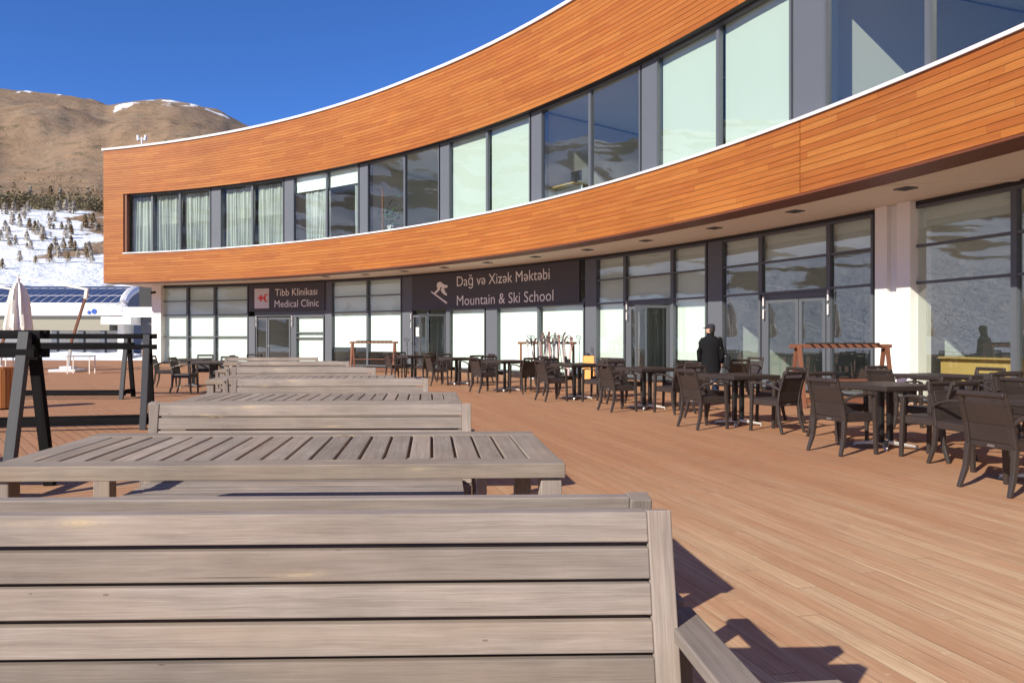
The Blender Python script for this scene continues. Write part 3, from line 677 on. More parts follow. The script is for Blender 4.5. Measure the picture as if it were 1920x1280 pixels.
text('Tibb Klinikası', 516, 595, 3.66, .37, s1); text('Medical Clinic', 515, 598, 3.06, .37, s1)
q = MB(); a, c_ = on(GC, GRD, 481), on(GC, GRD, 508); arc(GC, GRD-.17, GRD-.141, a, c_, 3.02, 4.08, q); em = q.build('emblem_plate', M['capwhite'], s1)
f = arcmap(481, GRD-.171); W = arclen(481, 508); q = MB(); cz = 3.57; cx_ = W*.30; aw, al = .06, .17
q.prism([(cx_-aw, cz-al), (cx_+aw, cz-al), (cx_+aw, cz-aw), (cx_+al, cz-aw), (cx_+al, cz+aw), (cx_+aw, cz+aw), (cx_+aw, cz+al), (cx_-aw, cz+al), (cx_-aw, cz+aw), (cx_-al, cz+aw), (cx_-al, cz-aw), (cx_-aw, cz-aw)], lambda x, y, t: f(x, y, t), thick=(.001, .012))
cx2 = W*.72; R1, R2, dx = .215, .175, .085; al_ = 1.0; poly = []
out = [(cx2+R1*cos(t), cz+R1*sin(t)) for t in [radians(a_) for a_ in range(50, 311, 15)]]
inn = [(cx2+dx+R2*cos(t), cz+R2*sin(t)) for t in [radians(a_) for a_ in range(285, 74, -15)]]
no = len(out); ni = len(inn)
for i in range(no-1):        # crescent as quads
    ta = i/(no-1)*(ni-1); tb_ = (i+1)/(no-1)*(ni-1)
    ii = lambda t: inn[::-1][min(ni-1, int(round(t)))]
    q.face([f(*out[i], .012), f(*out[i+1], .012), f(*ii(tb_), .012), f(*ii(ta), .012)])
q.build('emblem', M['red'], s1)
s2 = panel('sign_board', GC, GRD, 772.5, 1086, 2.76, ZG+.0, M['signboard'], .1, dr=-.14); s2['label'] = 'wide dark sign board of the mountain and ski school'
text('Dağ və Xizək Məktəbi', 857, 1031, 3.70, .43, s2); text('Mountain & Ski School', 857, 1038, 2.86, .43, s2)
# skier pictogram, drawn in photo-like units then laid on the board
f = arcmap(806); sc = arclen(806, 842)/36.0; zz = lambda y: 2.92+(571-y)*.0235
def icon(poly): q.prism([(( x-806)*sc, zz(y)) for x, y in poly][::-1], lambda x, y, t: f(x, y, t), thick=(.001, .012))
q = MB(); icon([(808, 545.5), (809.5, 544), (839, 567), (837, 569.5)])
icon([(821, 528), (826, 527), (834, 533.5), (836, 537), (833, 540), (826, 537), (825, 542), (817, 549.5), (813.5, 548.5), (821, 540), (819, 534)])
icon([(829, 538), (833, 541), (835, 547), (839, 552), (836.5, 554), (829.5, 548.5), (826.5, 543)])
icon([(834+3.4*cos(t*pi/5)+2.2, 536.5+3.1*sin(t*pi/5)) for t in range(10)])
q.build('skier_pictogram', M['letter'], s2)
# shopfront counter seen behind the right-hand glass
A, B = gp(1772, 1.2), gp(2150, 1.2); q = MB(); q.bar((A.x, A.y, .5), (B.x, B.y, .5), .25, .9); q.bar((A.x, A.y, .98), (B.x, B.y, .98), .5, .04)
tag(q.build('counter', M['yellowwood']), 'long yellow wooden counter behind the glass right of the white columns', 'counter')
# display walls seen deep behind the right-hand glass
for px, wd, cl, lb in ((1790, 1.1, 'blind', 'pale display board nearest the white columns behind the glass'), (1835, 1.0, 'red', 'red display board standing behind the yellow counter'), (1900, 1.2, 'blind', 'pale display board at the right edge behind the glass')):
    A = gp(px, 3.4); q = MB(); q.box((A.x, A.y, 1.25), (wd, .06, 2.3), rz=-.9)
    M['dred'] = M.get('dred') or plain('faded_red_board', (.34, .12, .10), .7, 0, .5, 3)
    tag(q.build('display_board', M['dred' if cl == 'red' else 'interior_warm']), lb, 'display board')
# interior furniture upstairs
def desk():
    th = on(FC, FR+1.4, 1075); A = pt(FC, FR+1.2, on(FC, FR+1.2, 1036), 0); B = pt(FC, FR+1.2, on(FC, FR+1.2, 1092), 0)
    o = empty('desk', (0, 0, 0), label='pale desk against the upstairs window of the office', cat='desk')
    z = ZW2+.62
    q = MB(); q.bar((A.x, A.y, z), (B.x, B.y, z), .8, .04); q.build('desktop', M['yellowwood'], o)
    q = MB(); q.bar((A.x, A.y, z-.5), (B.x, B.y, z-.5), .03, .95); q.build('front_panel', M['blind'], o)
    for t in (.05, .95):
        C_ = A.lerp(B, t); q = MB(); q.box((C_.x+.3, C_.y+.1, z-.68), (.05, .05, 1.3)); q.build('leg', M['frame'], o)
    C_ = A.lerp(B, .80); q = MB(); q.box((C_.x, C_.y, z+.30), (.46, .04, .32), rz=-.9); q.build('screen', M['blackmetal']); sc_ = bpy.data.objects['screen']
    tag(sc_, 'black computer monitor standing on the pale office desk', 'monitor')
    q = MB(); q.box((C_.x, C_.y, z+.08), (.05, .05, .12)); q.box((C_.x, C_.y, z+.026), (.2, .15, .012)); q.build('stand', M['blackmetal'], sc_)
desk()
def pot_plant():
    A = pt(FC, FR+.9, on(FC, FR+.9, 734), ZW2+.12)
    o = empty('potted_plant', A, label='bushy green plant in a white pot behind the upstairs window', cat='plant')
    q = MB(); q.tube([(0, 0, 0), (0, 0, .3)], [.14, .19], 12); q.build('pot', M['capwhite'], o)
    q = MB(); r_ = random.Random(5)
    for i in range(160):
        v = Vector((r_.gauss(0, .22), r_.gauss(0, .22), .75+r_.gauss(0, .24))); d = Vector((r_.gauss(0, 1), r_.gauss(0, 1), r_.gauss(0, 1))).normalized(); e = d.orthogonal()
        q.face([v-e*.03, v+d*.09, v+e*.03, v-d*.07])
    q.build('foliage', M['green'], o); q = MB(); q.tube([(0, 0, .3), (0.02, 0, .8)], .015, 6); q.build('stem', M['soil'], o)
pot_plant()
A = pt(FC, FR+1.0, on(FC, FR+1.0, 717.5), 0); q = MB(); q.tube([(A.x, A.y, ZW2+.1), (A.x, A.y, ZW2+2.05)], .05, 8)
q.tube([(A.x, A.y, ZW2+2.05), (A.x-.02, A.y, ZW2+2.1), (A.x-.25, A.y+.1, ZW2+2.12)], .03, 6)
tag(q.build('floor_lamp', M['brownwood']), 'tall orange pole lamp beside the potted plant upstairs', 'lamp')
# roof sensor
X, Y = pt(FC, FR+.9, on(FC, FR+.9, 266), 0).xy
o = empty('weather_sensor', (X, Y, ztop(TH0)+.1), label='small mast with two instrument heads on the roof edge', cat='sensor')
q = MB(); q.tube([(0, 0, -.4), (0, 0, .75)], .05, 8); q.build('mast', M['capwhite'], o)
for s_ in (-1, 1):
    q = MB(); q.tube([(s_*.05, 0, .66), (s_*.22, -.02, .68)], .03, 6); q.tube([(s_*.18, 0, .58), (s_*.22, 0, .86)], [.09, .07], 10); q.build('sensor_head', M['capwhite'], o)

# ------------------------------------------------------------------ lift station in the background
st = empty('lift_station', (0, 0, 0), label='lift station with a barrel roof of blue glazing behind the deck', cat='building')
SY = 72.0; ks = FPX/SY
def sx(px): return (px-CX)/ks
def sz(y): return EYE+(CY-y)/ks
x0, x1 = sx(-260), sx(232); zt, zb = sz(527), sz(575)
q = MB(); n = 10; Rr = 9.0
def prof(t): # barrel cross section, front (t=0) to crest (t=1)
    return (SY+Rr*(1-cos(t*pi/2)), zb+(zt-zb)*sin(t*pi/2))
for i in range(n):
    (ya, za), (yb, zb_) = prof(i/n), prof((i+1)/n)
    q.face([(x0, ya, za), (x1, ya, za), (x1, yb, zb_), (x0, yb, zb_)])
q.build('glazed_roof', M['roofglass'], st, smooth=True)
q = MB(); nb = 30
for j in range(nb+1):
    xx = x0+(x1-x0)*j/nb; q.tube([(xx+(3*(i/n)), prof(i/n)[0], prof(i/n)[1]+.03) for i in range(n+1) if xx+3*(i/n) <= x1], .03, 5) if xx+.1 < x1 else None
for t in (.3, .6): q.tube([(x0, prof(t)[0], prof(t)[1]+.02), (x1, prof(t)[0], prof(t)[1]+.02)], .03, 5)
q.build('glazing_bars', M['capwhite'], st)
q = MB(); q.tube([(x1+.15, prof(i/n)[0]-.4, prof(i/n)[1]+.1) for i in range(-1, n+1)], .42, 8); q.build('roof_rim', M['capwhite'], st)
q = MB(); q.face([(x1+.1, prof(i/n)[0], prof(i/n)[1]) for i in range(n+1)]+[(x1+.1, SY+Rr, 0), (x1+.1, SY, 0)]); q.box(((x0+x1)/2, SY+Rr+.1, zt/2), (x1-x0, .2, zt)); q.build('end_gable', M['pillar'], st)
q = MB(); q.box(((x0+x1)/2, SY-.5, zt+.1+.0), (x1-x0, .3, .25)); 
q = MB(); q.box(((x0+sx(236))/2, SY-.2, sz(583)), (sx(236)-x0, .5, sz(574)-sz(592))); fb = q.build('fascia_band', M['capwhite'], st)
q = MB(); cxx = sx(181); q.tube([(cxx, SY-.5, sz(584)), (cxx, SY-.46, sz(584))], .26, 14); q.tube([(cxx-.5, SY-.5, sz(586)), (cxx-.5, SY-.46, sz(586))], .18, 12); q.build('round_logo', M['blue'], fb)
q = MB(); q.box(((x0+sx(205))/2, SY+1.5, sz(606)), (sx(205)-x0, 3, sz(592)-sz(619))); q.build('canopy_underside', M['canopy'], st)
q = MB(); q.box(((x0+sx(200))/2, SY+4, sz(640)), (sx(200)-x0, .3, sz(619)-sz(668))); q.build('back_wall', M['white'], st)
for px in (60, 100, 150, 190): q = MB(); q.box((sx(px), SY+.4, sz(619)/2), (.5, .5, sz(619))); q.build('column', M['pillar'], st)
# white stepped terraces at the end of the lodge
an = empty('entrance_annex', (0, 0, 0), label='stepped white annex with dark glass beside the far end of the lodge', cat='building'); AY = 50.0; ka = FPX/AY
ax = lambda px: (px-CX)/ka; az_ = lambda y: EYE+(CY-y)/ka
def ab(name, p0, p1, y0, y1, dy, mat, dep=3):
    q = MB(); q.box(((ax(p0)+ax(p1))/2, AY+dy+dep/2, (az_(y0)+az_(y1))/2), (ax(p1)-ax(p0), dep, az_(y0)-az_(y1))); q.build(name, M[mat], an)
ab('dark_glazing', 249, 330, 515, 574.8, 1.0, 'dark'); ab('upper_parapet', 224, 330, 575, 594, .5, 'white', 4); ab('lower_parapet', 197, 252, 594.3, 608, -.6, 'white', 3)
ab('side_wall', 252.5, 300, 594.4, 668, 1, 'pillar'); ab('pier', 218, 230, 608.2, 668, .2, 'white', 1.5)

# ------------------------------------------------------------------ picnic benches and tables
BW, BH = 2.19, .95
def make_bench():
    t = empty('slatted_bench', cat='bench', label='x')      # local: back along x, sitter faces +y, right rear corner at origin -> centre
    W2 = BW/2; lean = .10
    def bk(z): return -lean*(z-.42)/(BH-.42) if z > .42 else 0
    q = MB(); n = 6; pitch = .088
    for i in range(n):
        z1 = BH-i*pitch-(.0 if i == 0 else random.uniform(-.0015, .0015)); z0 = z1-.0745
        q.hexa([(-W2+.062, bk(z0)-.022, z0), (-W2+.062, bk(z0)+.026, z0), (-W2+.062, bk(z1)+.026, z1), (-W2+.062, bk(z1)-.022, z1),
                (W2-.062, bk(z0)-.022, z0), (W2-.062, bk(z0)+.026, z0), (W2-.062, bk(z1)+.026, z1), (W2-.062, bk(z1)-.022, z1)])
    q.build('backrest', M['bench'], t, bevel=.004)
    q = MB()
    for i in range(5): q.box((0, .09+i*.1, .445), (BW-.13, .09, .03))
    q.build('seat', M['bench'], t, bevel=.004)
    q = MB(); q.box((0, .50, .385), (BW-.13, .035, .08)); q.box((0, .06, .385), (BW-.13, .035, .08)); q.build('apron', M['bench'], t, bevel=.003)
    for s_ in (-1, 1):
        x = s_*(W2-.031)
        q = MB(); q.bar((x, 0, 0), (x, .0, .42), .062, .07, up=(0, 1, 0)); q.bar((x, .0, .4201), (x, -lean, BH), .062, .07, .062, .06, up=(0, 1, 0), r=q.r[-1]); q.build('leg', M['bench'], t, bevel=.004)
        q = MB()
        for k in (0, 2, 4): zb_ = BH-.04-k*.088; q.box((x, bk(zb_)-.036, zb_), (.013, .006, .013))
        q.build('bolts', M['blackmetal'], t)
        q = MB(); xa = s_*(W2+.035)
        q.bar((xa, .55, 0), (xa, .55, .64), .062, .075, up=(0, 1, 0)); q.build('leg', M['bench'], t, bevel=.004)
        q = MB(); q.bar((xa, -.10, 0), (xa, -.10, .635), .05, .05, up=(0, 1, 0)); q.build('arm_support', M['bench'], t, bevel=.004)
        q = MB(); q.bar((xa, -.16, .655), (xa, .60, .655), .095, .035); q.build('armrest', M['bench'], t, bevel=.005)
        q = MB(); q.bar((xa, .0, .33), (xa, .51, .33), .045, .07); q.build('side_rail', M['bench'], t, bevel=.003)
    return t
bench = make_bench()
def make_table():
    t = empty('slatted_table', cat='table', label='x'); W, D, Hh = 2.32, 1.02, .895     # centre at origin
    q = MB(); fw = .13; th = .06
    for s_ in (-1, 1):
        q.box((0, s_*(D/2-fw/2), Hh-th/2), (W, fw, th)); q.box((s_*(W/2-fw/2), 0, Hh-th/2-.001), (fw-.002, D-2*fw-.006, th-.002))
    L = W-2*fw; n = 20; p = L/n
    for i in range(n): q.box((-L/2+p*(i+.5), 0, Hh-.016-.002*random.random()), (p-.013, D-2*fw-.006, .028))
    q.build('tabletop', M['table'], t, bevel=.004)
    q = MB()
    for s_ in (-1, 1): q.box((0, s_*.25, Hh-.065), (L, .06, .06))
    q.build('under_frame', M['table'], t)
    for sx_ in (-1, 1):
        for sy_ in (-1, 1):
            q = MB(); q.box((sx_*(W/2-.055), sy_*(D/2-.06), (Hh-.062)/2), (.085, .085, Hh-.062)); q.build('leg', M['bench'], t, bevel=.004)
    return t
ptable = make_table()
def place_bench(xr, y, rot, facing, label):
    """xr = X of the right-hand end, y = depth of the back's top edge facing the camera; facing +1 away, -1 towards the camera"""
    R = Matrix.Rotation(rot, 3, 'Z'); lean = .10
    if facing > 0: off = R@Vector((-BW/2, lean+.035, 0)); rz = rot
    else: off = R@Vector((-BW/2, -lean+.015, 0)); rz = rot+pi
    inst(bench, (xr+off.x, y+off.y, 0), rz, label, 'grey slatted benches standing back to back')
def place_table(xr, yc, rot, label):
    R = Matrix.Rotation(rot, 3, 'Z'); off = R@Vector((-1.16, 0, 0)); inst(ptable, (xr+off.x, yc+off.y, 0), rot, label, 'grey slatted picnic tables in a row')
d2 = radians(1.5)
place_bench(.552, 1.885, d2, -1, 'nearest slatted bench, its slatted back filling the bottom of the view')
place_bench(.55, 2.035, d2, 1, 'slatted bench back to back with the nearest one, only its top rail showing')
place_table(.62, .565, radians(6), 'slatted table below the camera, one far corner showing at the bottom edge')
place_table(.415, 3.435, radians(2.2), 'nearest fully visible slatted table with long gaps between its boards')
place_bench(.085, 4.98, d2, -1, 'slatted bench behind the nearest slatted table, facing the camera')
place_bench(.0, 5.12, d2, 1, 'slatted bench hidden back to back behind the one facing the nearest table')
place_table(.0, 6.36, radians(2.5), 'second slatted table from the camera, seen over the bench back')
place_bench(-.34, 8.1, radians(2), -1, 'slatted bench behind the second slatted table')
place_bench(-.50, 8.25, radians(2), 1, 'slatted bench back to back with the one behind the second table')
place_table(-.85, 9.55, radians(3), 'third slatted table, almost edge-on behind two benches')
place_bench(-1.28, 11.15, radians(3), -1, 'slatted bench behind the third slatted table')
place_bench(-1.45, 11.32, radians(3), 1, 'slatted bench back to back with the one behind the third table')
place_table(-1.7, 12.6, radians(4), 'fourth slatted table, far along the row')
place_bench(-2.17, 14.3, radians(4), -1, 'slatted bench behind the fourth slatted table')
place_table(-2.7, 15.9, radians(5), 'farthest slatted table of the row')
place_bench(-3.4, 17.4, radians(6), -1, 'farthest slatted bench of the row, in front of the clinic door')
# ------------------------------------------------------------------ rattan chairs and tables
def make_chair():
    t = empty('rattan_armchair', cat='chair', label='x')   # faces +y
    q = MB(); q.box((0, .01, .445), (.47, .47, .09)); q.box((0, .015, .493), (.43, .42, .02)); q.build('seat', M['rattan'], t, bevel=.01)
    q = MB(); q.box((0, -.2275, .425), (.07, .004, .022)); q.build('label_tag', M['alu'], t)
    q = MB(); zs = [(.46, -.225), (.62, -.25), (.82, -.305)]
    for (za, ya), (zb_, yb) in zip(zs, zs[1:]):
        wa = .20-.012*(za-.46); wb = .20-.012*(zb_-.46)
        q.hexa([(-wa, ya-.012, za), (wa, ya-.012, za), (wa, ya+.012, za), (-wa, ya+.012, za), (-wb, yb-.012, zb_), (wb, yb-.012, zb_), (wb, yb+.012, zb_), (-wb, yb+.012, zb_)])
    q.tube([(-.232, -.335, .895), (.232, -.335, .895)], .03, 10)
    for s_ in (-1, 1):
        pp = [(s_*.228, -.222, .42), (s_*.226, -.25, .62), (s_*.222, -.305, .80), (s_*.218, -.335, .915)]
        for a_, c_ in zip(pp, pp[1:]): q.bar(a_, c_, .05, .036, .048, .034, up=(0, 1, 0))
    q.build('backrest', M['rattan'], t, bevel=.006)
    for s_ in (-1, 1):
        q = MB(); q.bar((s_*.23, -.225, .42), (s_*.236, -.245, .2), .05, .05, .045, .045, up=(0, 1, 0)); q.bar((s_*.236, -.245, .2), (s_*.25, -.31, 0), .045, .045, .034, .034, up=(0, 1, 0)); q.build('leg', M['rattan_smooth'], t, bevel=.006)
        q = MB(); q.bar((s_*.252, .215, .70), (s_*.252, .24, 0), .048, .05, .04, .04, up=(0, 1, 0)); q.build('leg', M['rattan_smooth'], t, bevel=.006)
        q = MB(); pp = [(s_*.255, .245, .70), (s_*.256, .14, .735), (s_*.25, -.02, .73), (s_*.242, -.16, .695), (s_*.235, -.262, .645)]
        for a_, c_ in zip(pp, pp[1:]): q.bar(a_, c_, .048, .027)
        q.build('armrest', M['rattan_smooth'], t, bevel=.008)
    return t
chair = make_chair()
def make_rtable():
    t = empty('rattan_table', cat='table', label='x'); q = MB(); q.box((0, 0, .79), (.90, .90, .065)); q.build('tabletop', M['rattan'], t, bevel=.01)
    q = MB(); q.box((0, 0, .745), (.5, .5, .022)); q.box((-.07, 0, .40), (.062, .062, .67)); q.box((.07, 0, .40), (.062, .062, .67)); q.build('pedestal', M['blackmetal'], t, bevel=.008)
    q = MB()
    for a in (45, 135, 225, 315):
        c_, s_ = cos(radians(a)), sin(radians(a))
        q.bar((.02*c_, .02*s_, .075), (.36*c_, .36*s_, .032), .075, .055, .05, .03); q.tube([(.35*c_, .35*s_, .0), (.35*c_, .35*s_, .02)], .022, 8)
    q.build('base', M['alu'], t, bevel=.008)
    return t
rtable = make_rtable()
CH = 'brown rattan armchairs around the rattan tables'; TB = 'square brown rattan tables on the terrace'
def set_chair(X, Y, face, label): inst(chair, (X, Y, 0), radians(face)-pi/2, label, CH)     # face: compass of the sitter, degrees from +X
def set_table(X, Y, rot, label): inst(rtable, (X, Y, 0), radians(rot), label, TB)
ORD = ['first', 'second', 'third', 'fourth', 'fifth', 'sixth', 'seventh', 'eighth']
front = [(5.72, 7.02, 12), (5.50, 9.28, 15), (4.56, 11.75, 18), (3.78, 14.45, 21), (2.76, 16.8, 25), (1.30, 19.4, 27), (-.02, 22.2, 27), (-1.56, 25.0, 30)]
where = ['the nearest rattan table at the right edge', 'the rattan table before the notched rack', 'the rattan table below the man in black', 'the rattan table before the open office door', 'the rattan table beside the orange board', 'the rattan table before the crowded rack', 'the rattan table before the ski school door', 'the farthest rattan table of the front row']
jr = random.Random(11)
for i, (X, Y, th) in enumerate(front):
    set_table(X, Y, th, '%s square rattan table of the front row counted from the right' % ORD[i])
    c_, s_ = cos(radians(th)), sin(radians(th)); L = lambda a, b_: (X+a*c_-b_*s_, Y+a*s_+b_*c_)
    ws = {0: (-.70, -.25, 0), 1: (-.82, -.18, 3)}.get(i, (-.78, -.16, jr.uniform(-5, 5)))
    x_, y_ = L(ws[0], ws[1]); set_chair(x_, y_, th+ws[2], 'armchair on the left of %s' % where[i])
    if i not in (0,):
        x_, y_ = L(-.02, -.86) if i != 1 else L(-.12, -.82); set_chair(x_, y_, th+90+jr.uniform(4, 14), 'armchair on the near side of %s' % where[i])
    x_, y_ = L(.05, .84); set_chair(x_, y_, th-90+jr.uniform(-8, 8), 'armchair on the far side of %s' % where[i])
    if i != 7: x_, y_ = L(.86, .05); set_chair(x_, y_, th+180+jr.uniform(-8, 8), 'armchair on the building side of %s' % where[i])
# second row nearer the glass
for X, Y, th, nm in ((7.75, 11.7, 15, 'before the right-hand columns'), (8.0, 9.1, 12, 'at the right edge of the view')):
    set_table(X, Y, th, 'rattan table of the back row %s' % nm)
    c_, s_ = cos(radians(th)), sin(radians(th)); L = lambda a, b_: (X+a*c_-b_*s_, Y+a*s_+b_*c_)
    for a, b_, f_, sd in ((-.80, .0, 0, 'left'), (0, .84, -90, 'far'), (.05, -.84, 90, 'near'), (.84, 0, 180, 'right')):
        x_, y_ = L(a, b_); set_chair(x_, y_, th+f_+jr.uniform(-8, 8), 'armchair on the %s side of the back-row table %s' % (sd, nm))
set_chair(7.45, 18.6, 210, 'armchair between the man in black and the bright blind')
set_chair(6.55, 17.2, 100, 'armchair right behind the man in black with his bag beside it')
# group at the far left
for X, Y, th, nm in ((-7.75, 20.9, 4, 'farther'), (-6.35, 18.7, 4, 'nearer')):
    set_table(X, Y, th, '%s rattan table of the pair left of the bench row' % nm)
    c_, s_ = cos(radians(th)), sin(radians(th)); L = lambda a, b_: (X+a*c_-b_*s_, Y+a*s_+b_*c_)
    for a, b_, f_, sd in ((-.72, -.05, 0, 'left'), (0.1, .80, -90, 'far'), (.80, .1, 180, 'right')):
        x_, y_ = L(a, b_); set_chair(x_, y_, th+f_+jr.uniform(-8, 8), 'armchair on the %s side of the %s table in the left-hand pair' % (sd, nm))
set_chair(-6.5, 23.2, 92, 'armchair seen from behind over the bench row before the clinic door')
# ------------------------------------------------------------------ ski racks
def make_rack(L, H, spread, mat, cap, group_label, leg=.095, rails=(.0, -.17), post=False, notch=0):
    t = empty('ski_rack', cat='ski rack', label='x')     # length along x from -L to 0
    for x in (-.12, -L+.12):
        for s_ in (-1, 1):
            q = MB(); q.bar((x, s_*spread, 0), (x, s_*.05, H), leg, leg*.7, up=(0, 1, 0)); q.build('leg', M['blackwood_lit' if mat == 'blackwood' and s_ < 0 else mat], t, bevel=.004)
        q = MB(); q.bar((x, -spread*.85, .17), (x, spread*.85, .17), .05, .08); q.build('tie', M[mat], t)
    for i, dz in enumerate(rails):
        q = MB(); q.bar((-L, .0-.09*i, H+dz-.02), (0, 0-.09*i, H+dz-.02), .07, .075); q.bar((-L, .10+.0*i, H+dz-.02), (0, .10+.0*i, H+dz-.02), .06, .08); q.build('top_rail', M[mat], t, bevel=.004)
    q = MB(); q.bar((-L+.1, -spread*.8, .13), (-.05, -spread*.8, .13), .06, .09); q.bar((-L+.1, spread*.8, .13), (-.05, spread*.8, .13), .06, .09); q.build('bottom_rail', M[mat], t, bevel=.004)
    if notch:
        q = MB()
        for i in range(notch): x = -L+.35+(L-.7)*i/(notch-1); q.bar((x, -.14, H+.035), (x+.05, .20, H+.035), .03, .03)
        q.build('notch_bars', M['blackmetal'], t)
        q = MB(); q.box((-L/2, 0, .55), (L-.4, .30, .03)); q.build('shelf', M[mat], t)
    if post: q = MB(); q.box((-.12, 0, H+.07), (.1, .1, .26)); q.build('post_cap', M[mat], t, bevel=.005)
    return t
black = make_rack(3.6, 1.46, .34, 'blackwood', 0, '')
RK = 'black wooden ski racks left of the benches'
inst(black, (-3.79, 6.55, 0), radians(0), 'nearest black ski rack at the left edge with its front leg coloured as sunlit', RK)
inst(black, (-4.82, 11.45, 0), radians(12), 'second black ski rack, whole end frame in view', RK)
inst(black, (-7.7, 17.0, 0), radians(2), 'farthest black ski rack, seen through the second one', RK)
br = make_rack(2.1, 1.27, .26, 'brownwood', 0, '', leg=.075, rails=(0,), notch=9)
BR = 'reddish brown ski racks before the glazing'
inst(br, (8.95, 14.9, 0), radians(3), 'red-brown rack with slanted notches before the white columns', BR)
inst(br, (4.2, 25.6, 0), radians(-6), 'red-brown rack crowded with skis before the ski school windows', BR)
inst(br, (-2.55, 30.0, 0), radians(-12), 'thin empty red-brown rack before the half-drawn blinds', BR)
# skis and poles leaning on the rack
def make_ski(mat):
    t = empty('ski', cat='skis', label='x'); q = MB(); pp = [(0, -.30, 0), (0, -.05, .9), (0, .04, 1.32), (0, -.01, 1.5), (0, -.12, 1.62)]
    for a_, c_ in zip(pp, pp[1:]): q.bar(a_, c_, .085, .02, .085, .018, up=(0, 1, 0))
    q.build('ski_board', M[mat], t); q = MB(); q.box((0, -.22, .62), (.07, .08, .3)); q.build('binding', M['blackmetal'], t); return t
kw, kp = make_ski('skiwhite'), make_ski('pink'); r_ = random.Random(4)
side = ['left end', 'left half', 'middle', 'right half', 'right end']
for i in range(20):
    u = i/19; X = 2.55+1.35*u+r_.uniform(-.03, .03); wh = i % 3 != 1
    o = inst(kw if wh else kp, (X, 25.5-.1*u+r_.uniform(-.06, .06), 0), r_.uniform(-.5, .5), '%s ski leaning on the %s of the crowded rack' % ('white' if wh else 'pink', side[min(4, int(u*5))]), 'skis leaning on the crowded rack')
    o.rotation_euler[1] = r_.uniform(-.12, .12); s_ = r_.uniform(.84, 1.02); o.scale = (.9, 1, s_)
def make_pole():
    t = empty('ski_pole', cat='ski pole', label='x'); q = MB(); q.tube([(0, -.25, 0), (0, 0, 1.25)], .011, 6); q.build('shaft', M['blackmetal'], t)
    q = MB(); q.tube([(0, -.01, 1.22), (0, .03, 1.36)], .02, 8); pp = [(.09*sin(a), .03+.05*(1-cos(a)), 1.40+.08*(1-cos(a))*.8) for a in [radians(45*k) for k in range(9)]]; q.tube(pp, .012, 6, cap=False); q.build('grip', M['blackmetal'], t)
    q = MB(); q.tube([(0, -.235, .07), (0, -.23, .08)], .05, 10); q.build('basket', M['blackmetal'], t); return t
pl = make_pole()
for i in range(11):
    X = 2.6+1.5*i/10+r_.uniform(-.05, .05)
    o = inst(pl, (X, 25.35+r_.uniform(-.08, .08), 0), r_.uniform(-.6, .6), 'black ski pole with a looped grip on the %s of the crowded rack' % side[min(4, int(i/10*5))], 'ski poles standing in the crowded rack'); o.rotation_euler[1] = r_.uniform(-.2, .2)
# things at the ski school door
for X, Y, h, lb in ((-2.05, 28.6, 1.30, 'dark ski pole leaning left of the ski school door'), (-1.75, 28.4, 1.15, 'dark ski pole right beside the notice on the ski school door')):
    o = inst(pl, (X, Y, 0), .3, lb, 'ski poles at the ski school door'); o.scale = (1, 1, h/1.4)
# orange A-board
o = empty('caution_board', (4.45, 24.6, 0), -.3, 'small orange folding caution board between the rack and the grey pillar', 'sign')
for s_ in (-1, 1): q = MB(); q.bar((0, s_*.18, 0), (0, s_*.02, .82), .42, .03, .36, .03, up=(0, 1, 0)); q.build('board', M['orange'], o, bevel=.01)
# slatted bins
def make_bin(n=22):
    t = empty('wooden_bin', cat='bin', label='x'); q = MB()
    for i in range(n): a = 2*pi*i/n; q.box((.27*cos(a), .27*sin(a), .43), (.02, .066, .80), rz=a)
    q.build('slats', M['binwood'], t, bevel=.003); q = MB(); q.tube([(0, 0, .02), (0, 0, .78)], .24, 20); q.build('liner', M['dark'], t)
    q = MB(); q.tube([(0, 0, .80), (0, 0, .84)], .285, 22); q.build('rim', M['binwood'], t); return t
bn = make_bin(); inst(bn, (-9.15, 14.4, 0), 0, 'round orange slatted bin at the left edge behind the black rack', 'round slatted bins')
inst(bn, (-18.6, 43.0, 0), .4, 'round orange slatted bin at the foot of the lodge corner column', 'round slatted bins')
# ------------------------------------------------------------------ parasols
def make_parasol():
    t = empty('cantilever_parasol', cat='parasol', label='x')
    q = MB(); q.box((0, 0, .06), (1.1, 1.1, .12)); q.box((0, 0, .18), (.5, .5, .12)); q.build('base', M['capwhite'], t, bevel=.02)
    q = MB(); q.bar((0, 0, .1), (.12, 0, 1.2), .10, .10); q.build('mast_foot', M['alu'], t)
    q = MB(); q.bar((.12, 0, 1.2), (.72, 0, 3.15), .09, .09); q.build('mast', M['brownwood'], t)
    q = MB(); q.bar((.72, 0, 3.1), (.78, 0, 3.55), .12, .12); q.bar((.82, 0, 3.5), (-2.05, 0, 4.02), .09, .09); q.build('arm', M['plaster'], t)
    q = MB(); q.tube([(-2.05, 0, 4.1), (-2.05, 0, 3.3)], .06, 8); q.build('hanger', M['capwhite'], t)
    q = MB(); n = 36; prof_ = [(3.75, .10), (3.45, .27), (3.0, .36), (2.4, .42), (1.9, .47), (1.55, .42)]; rings = []
    for z, r0 in prof_:
        rings.append([(-2.05+r0*(1+.22*sin(9*a*1.0+z))*cos(a), r0*(1+.22*sin(9*a+z))*sin(a), z+.04*sin(7*a)) for a in [2*pi*k/n for k in range(n)]])
    for A_, B_ in zip(rings, rings[1:]):
        for k in range(n): q.face([A_[k], A_[(k+1) % n], B_[(k+1) % n], B_[k]])
    q.face(rings[0][::-1]); q.face(rings[-1]); q.build('folded_canopy', M['cloth'], t, smooth=True)
    return t
ps = make_parasol(); PG = 'closed cantilever parasols on the far deck'
inst(ps, (-16.6, 30.6, 0), radians(3), 'closed pale parasol with its arm in front of the lift station roof', PG)
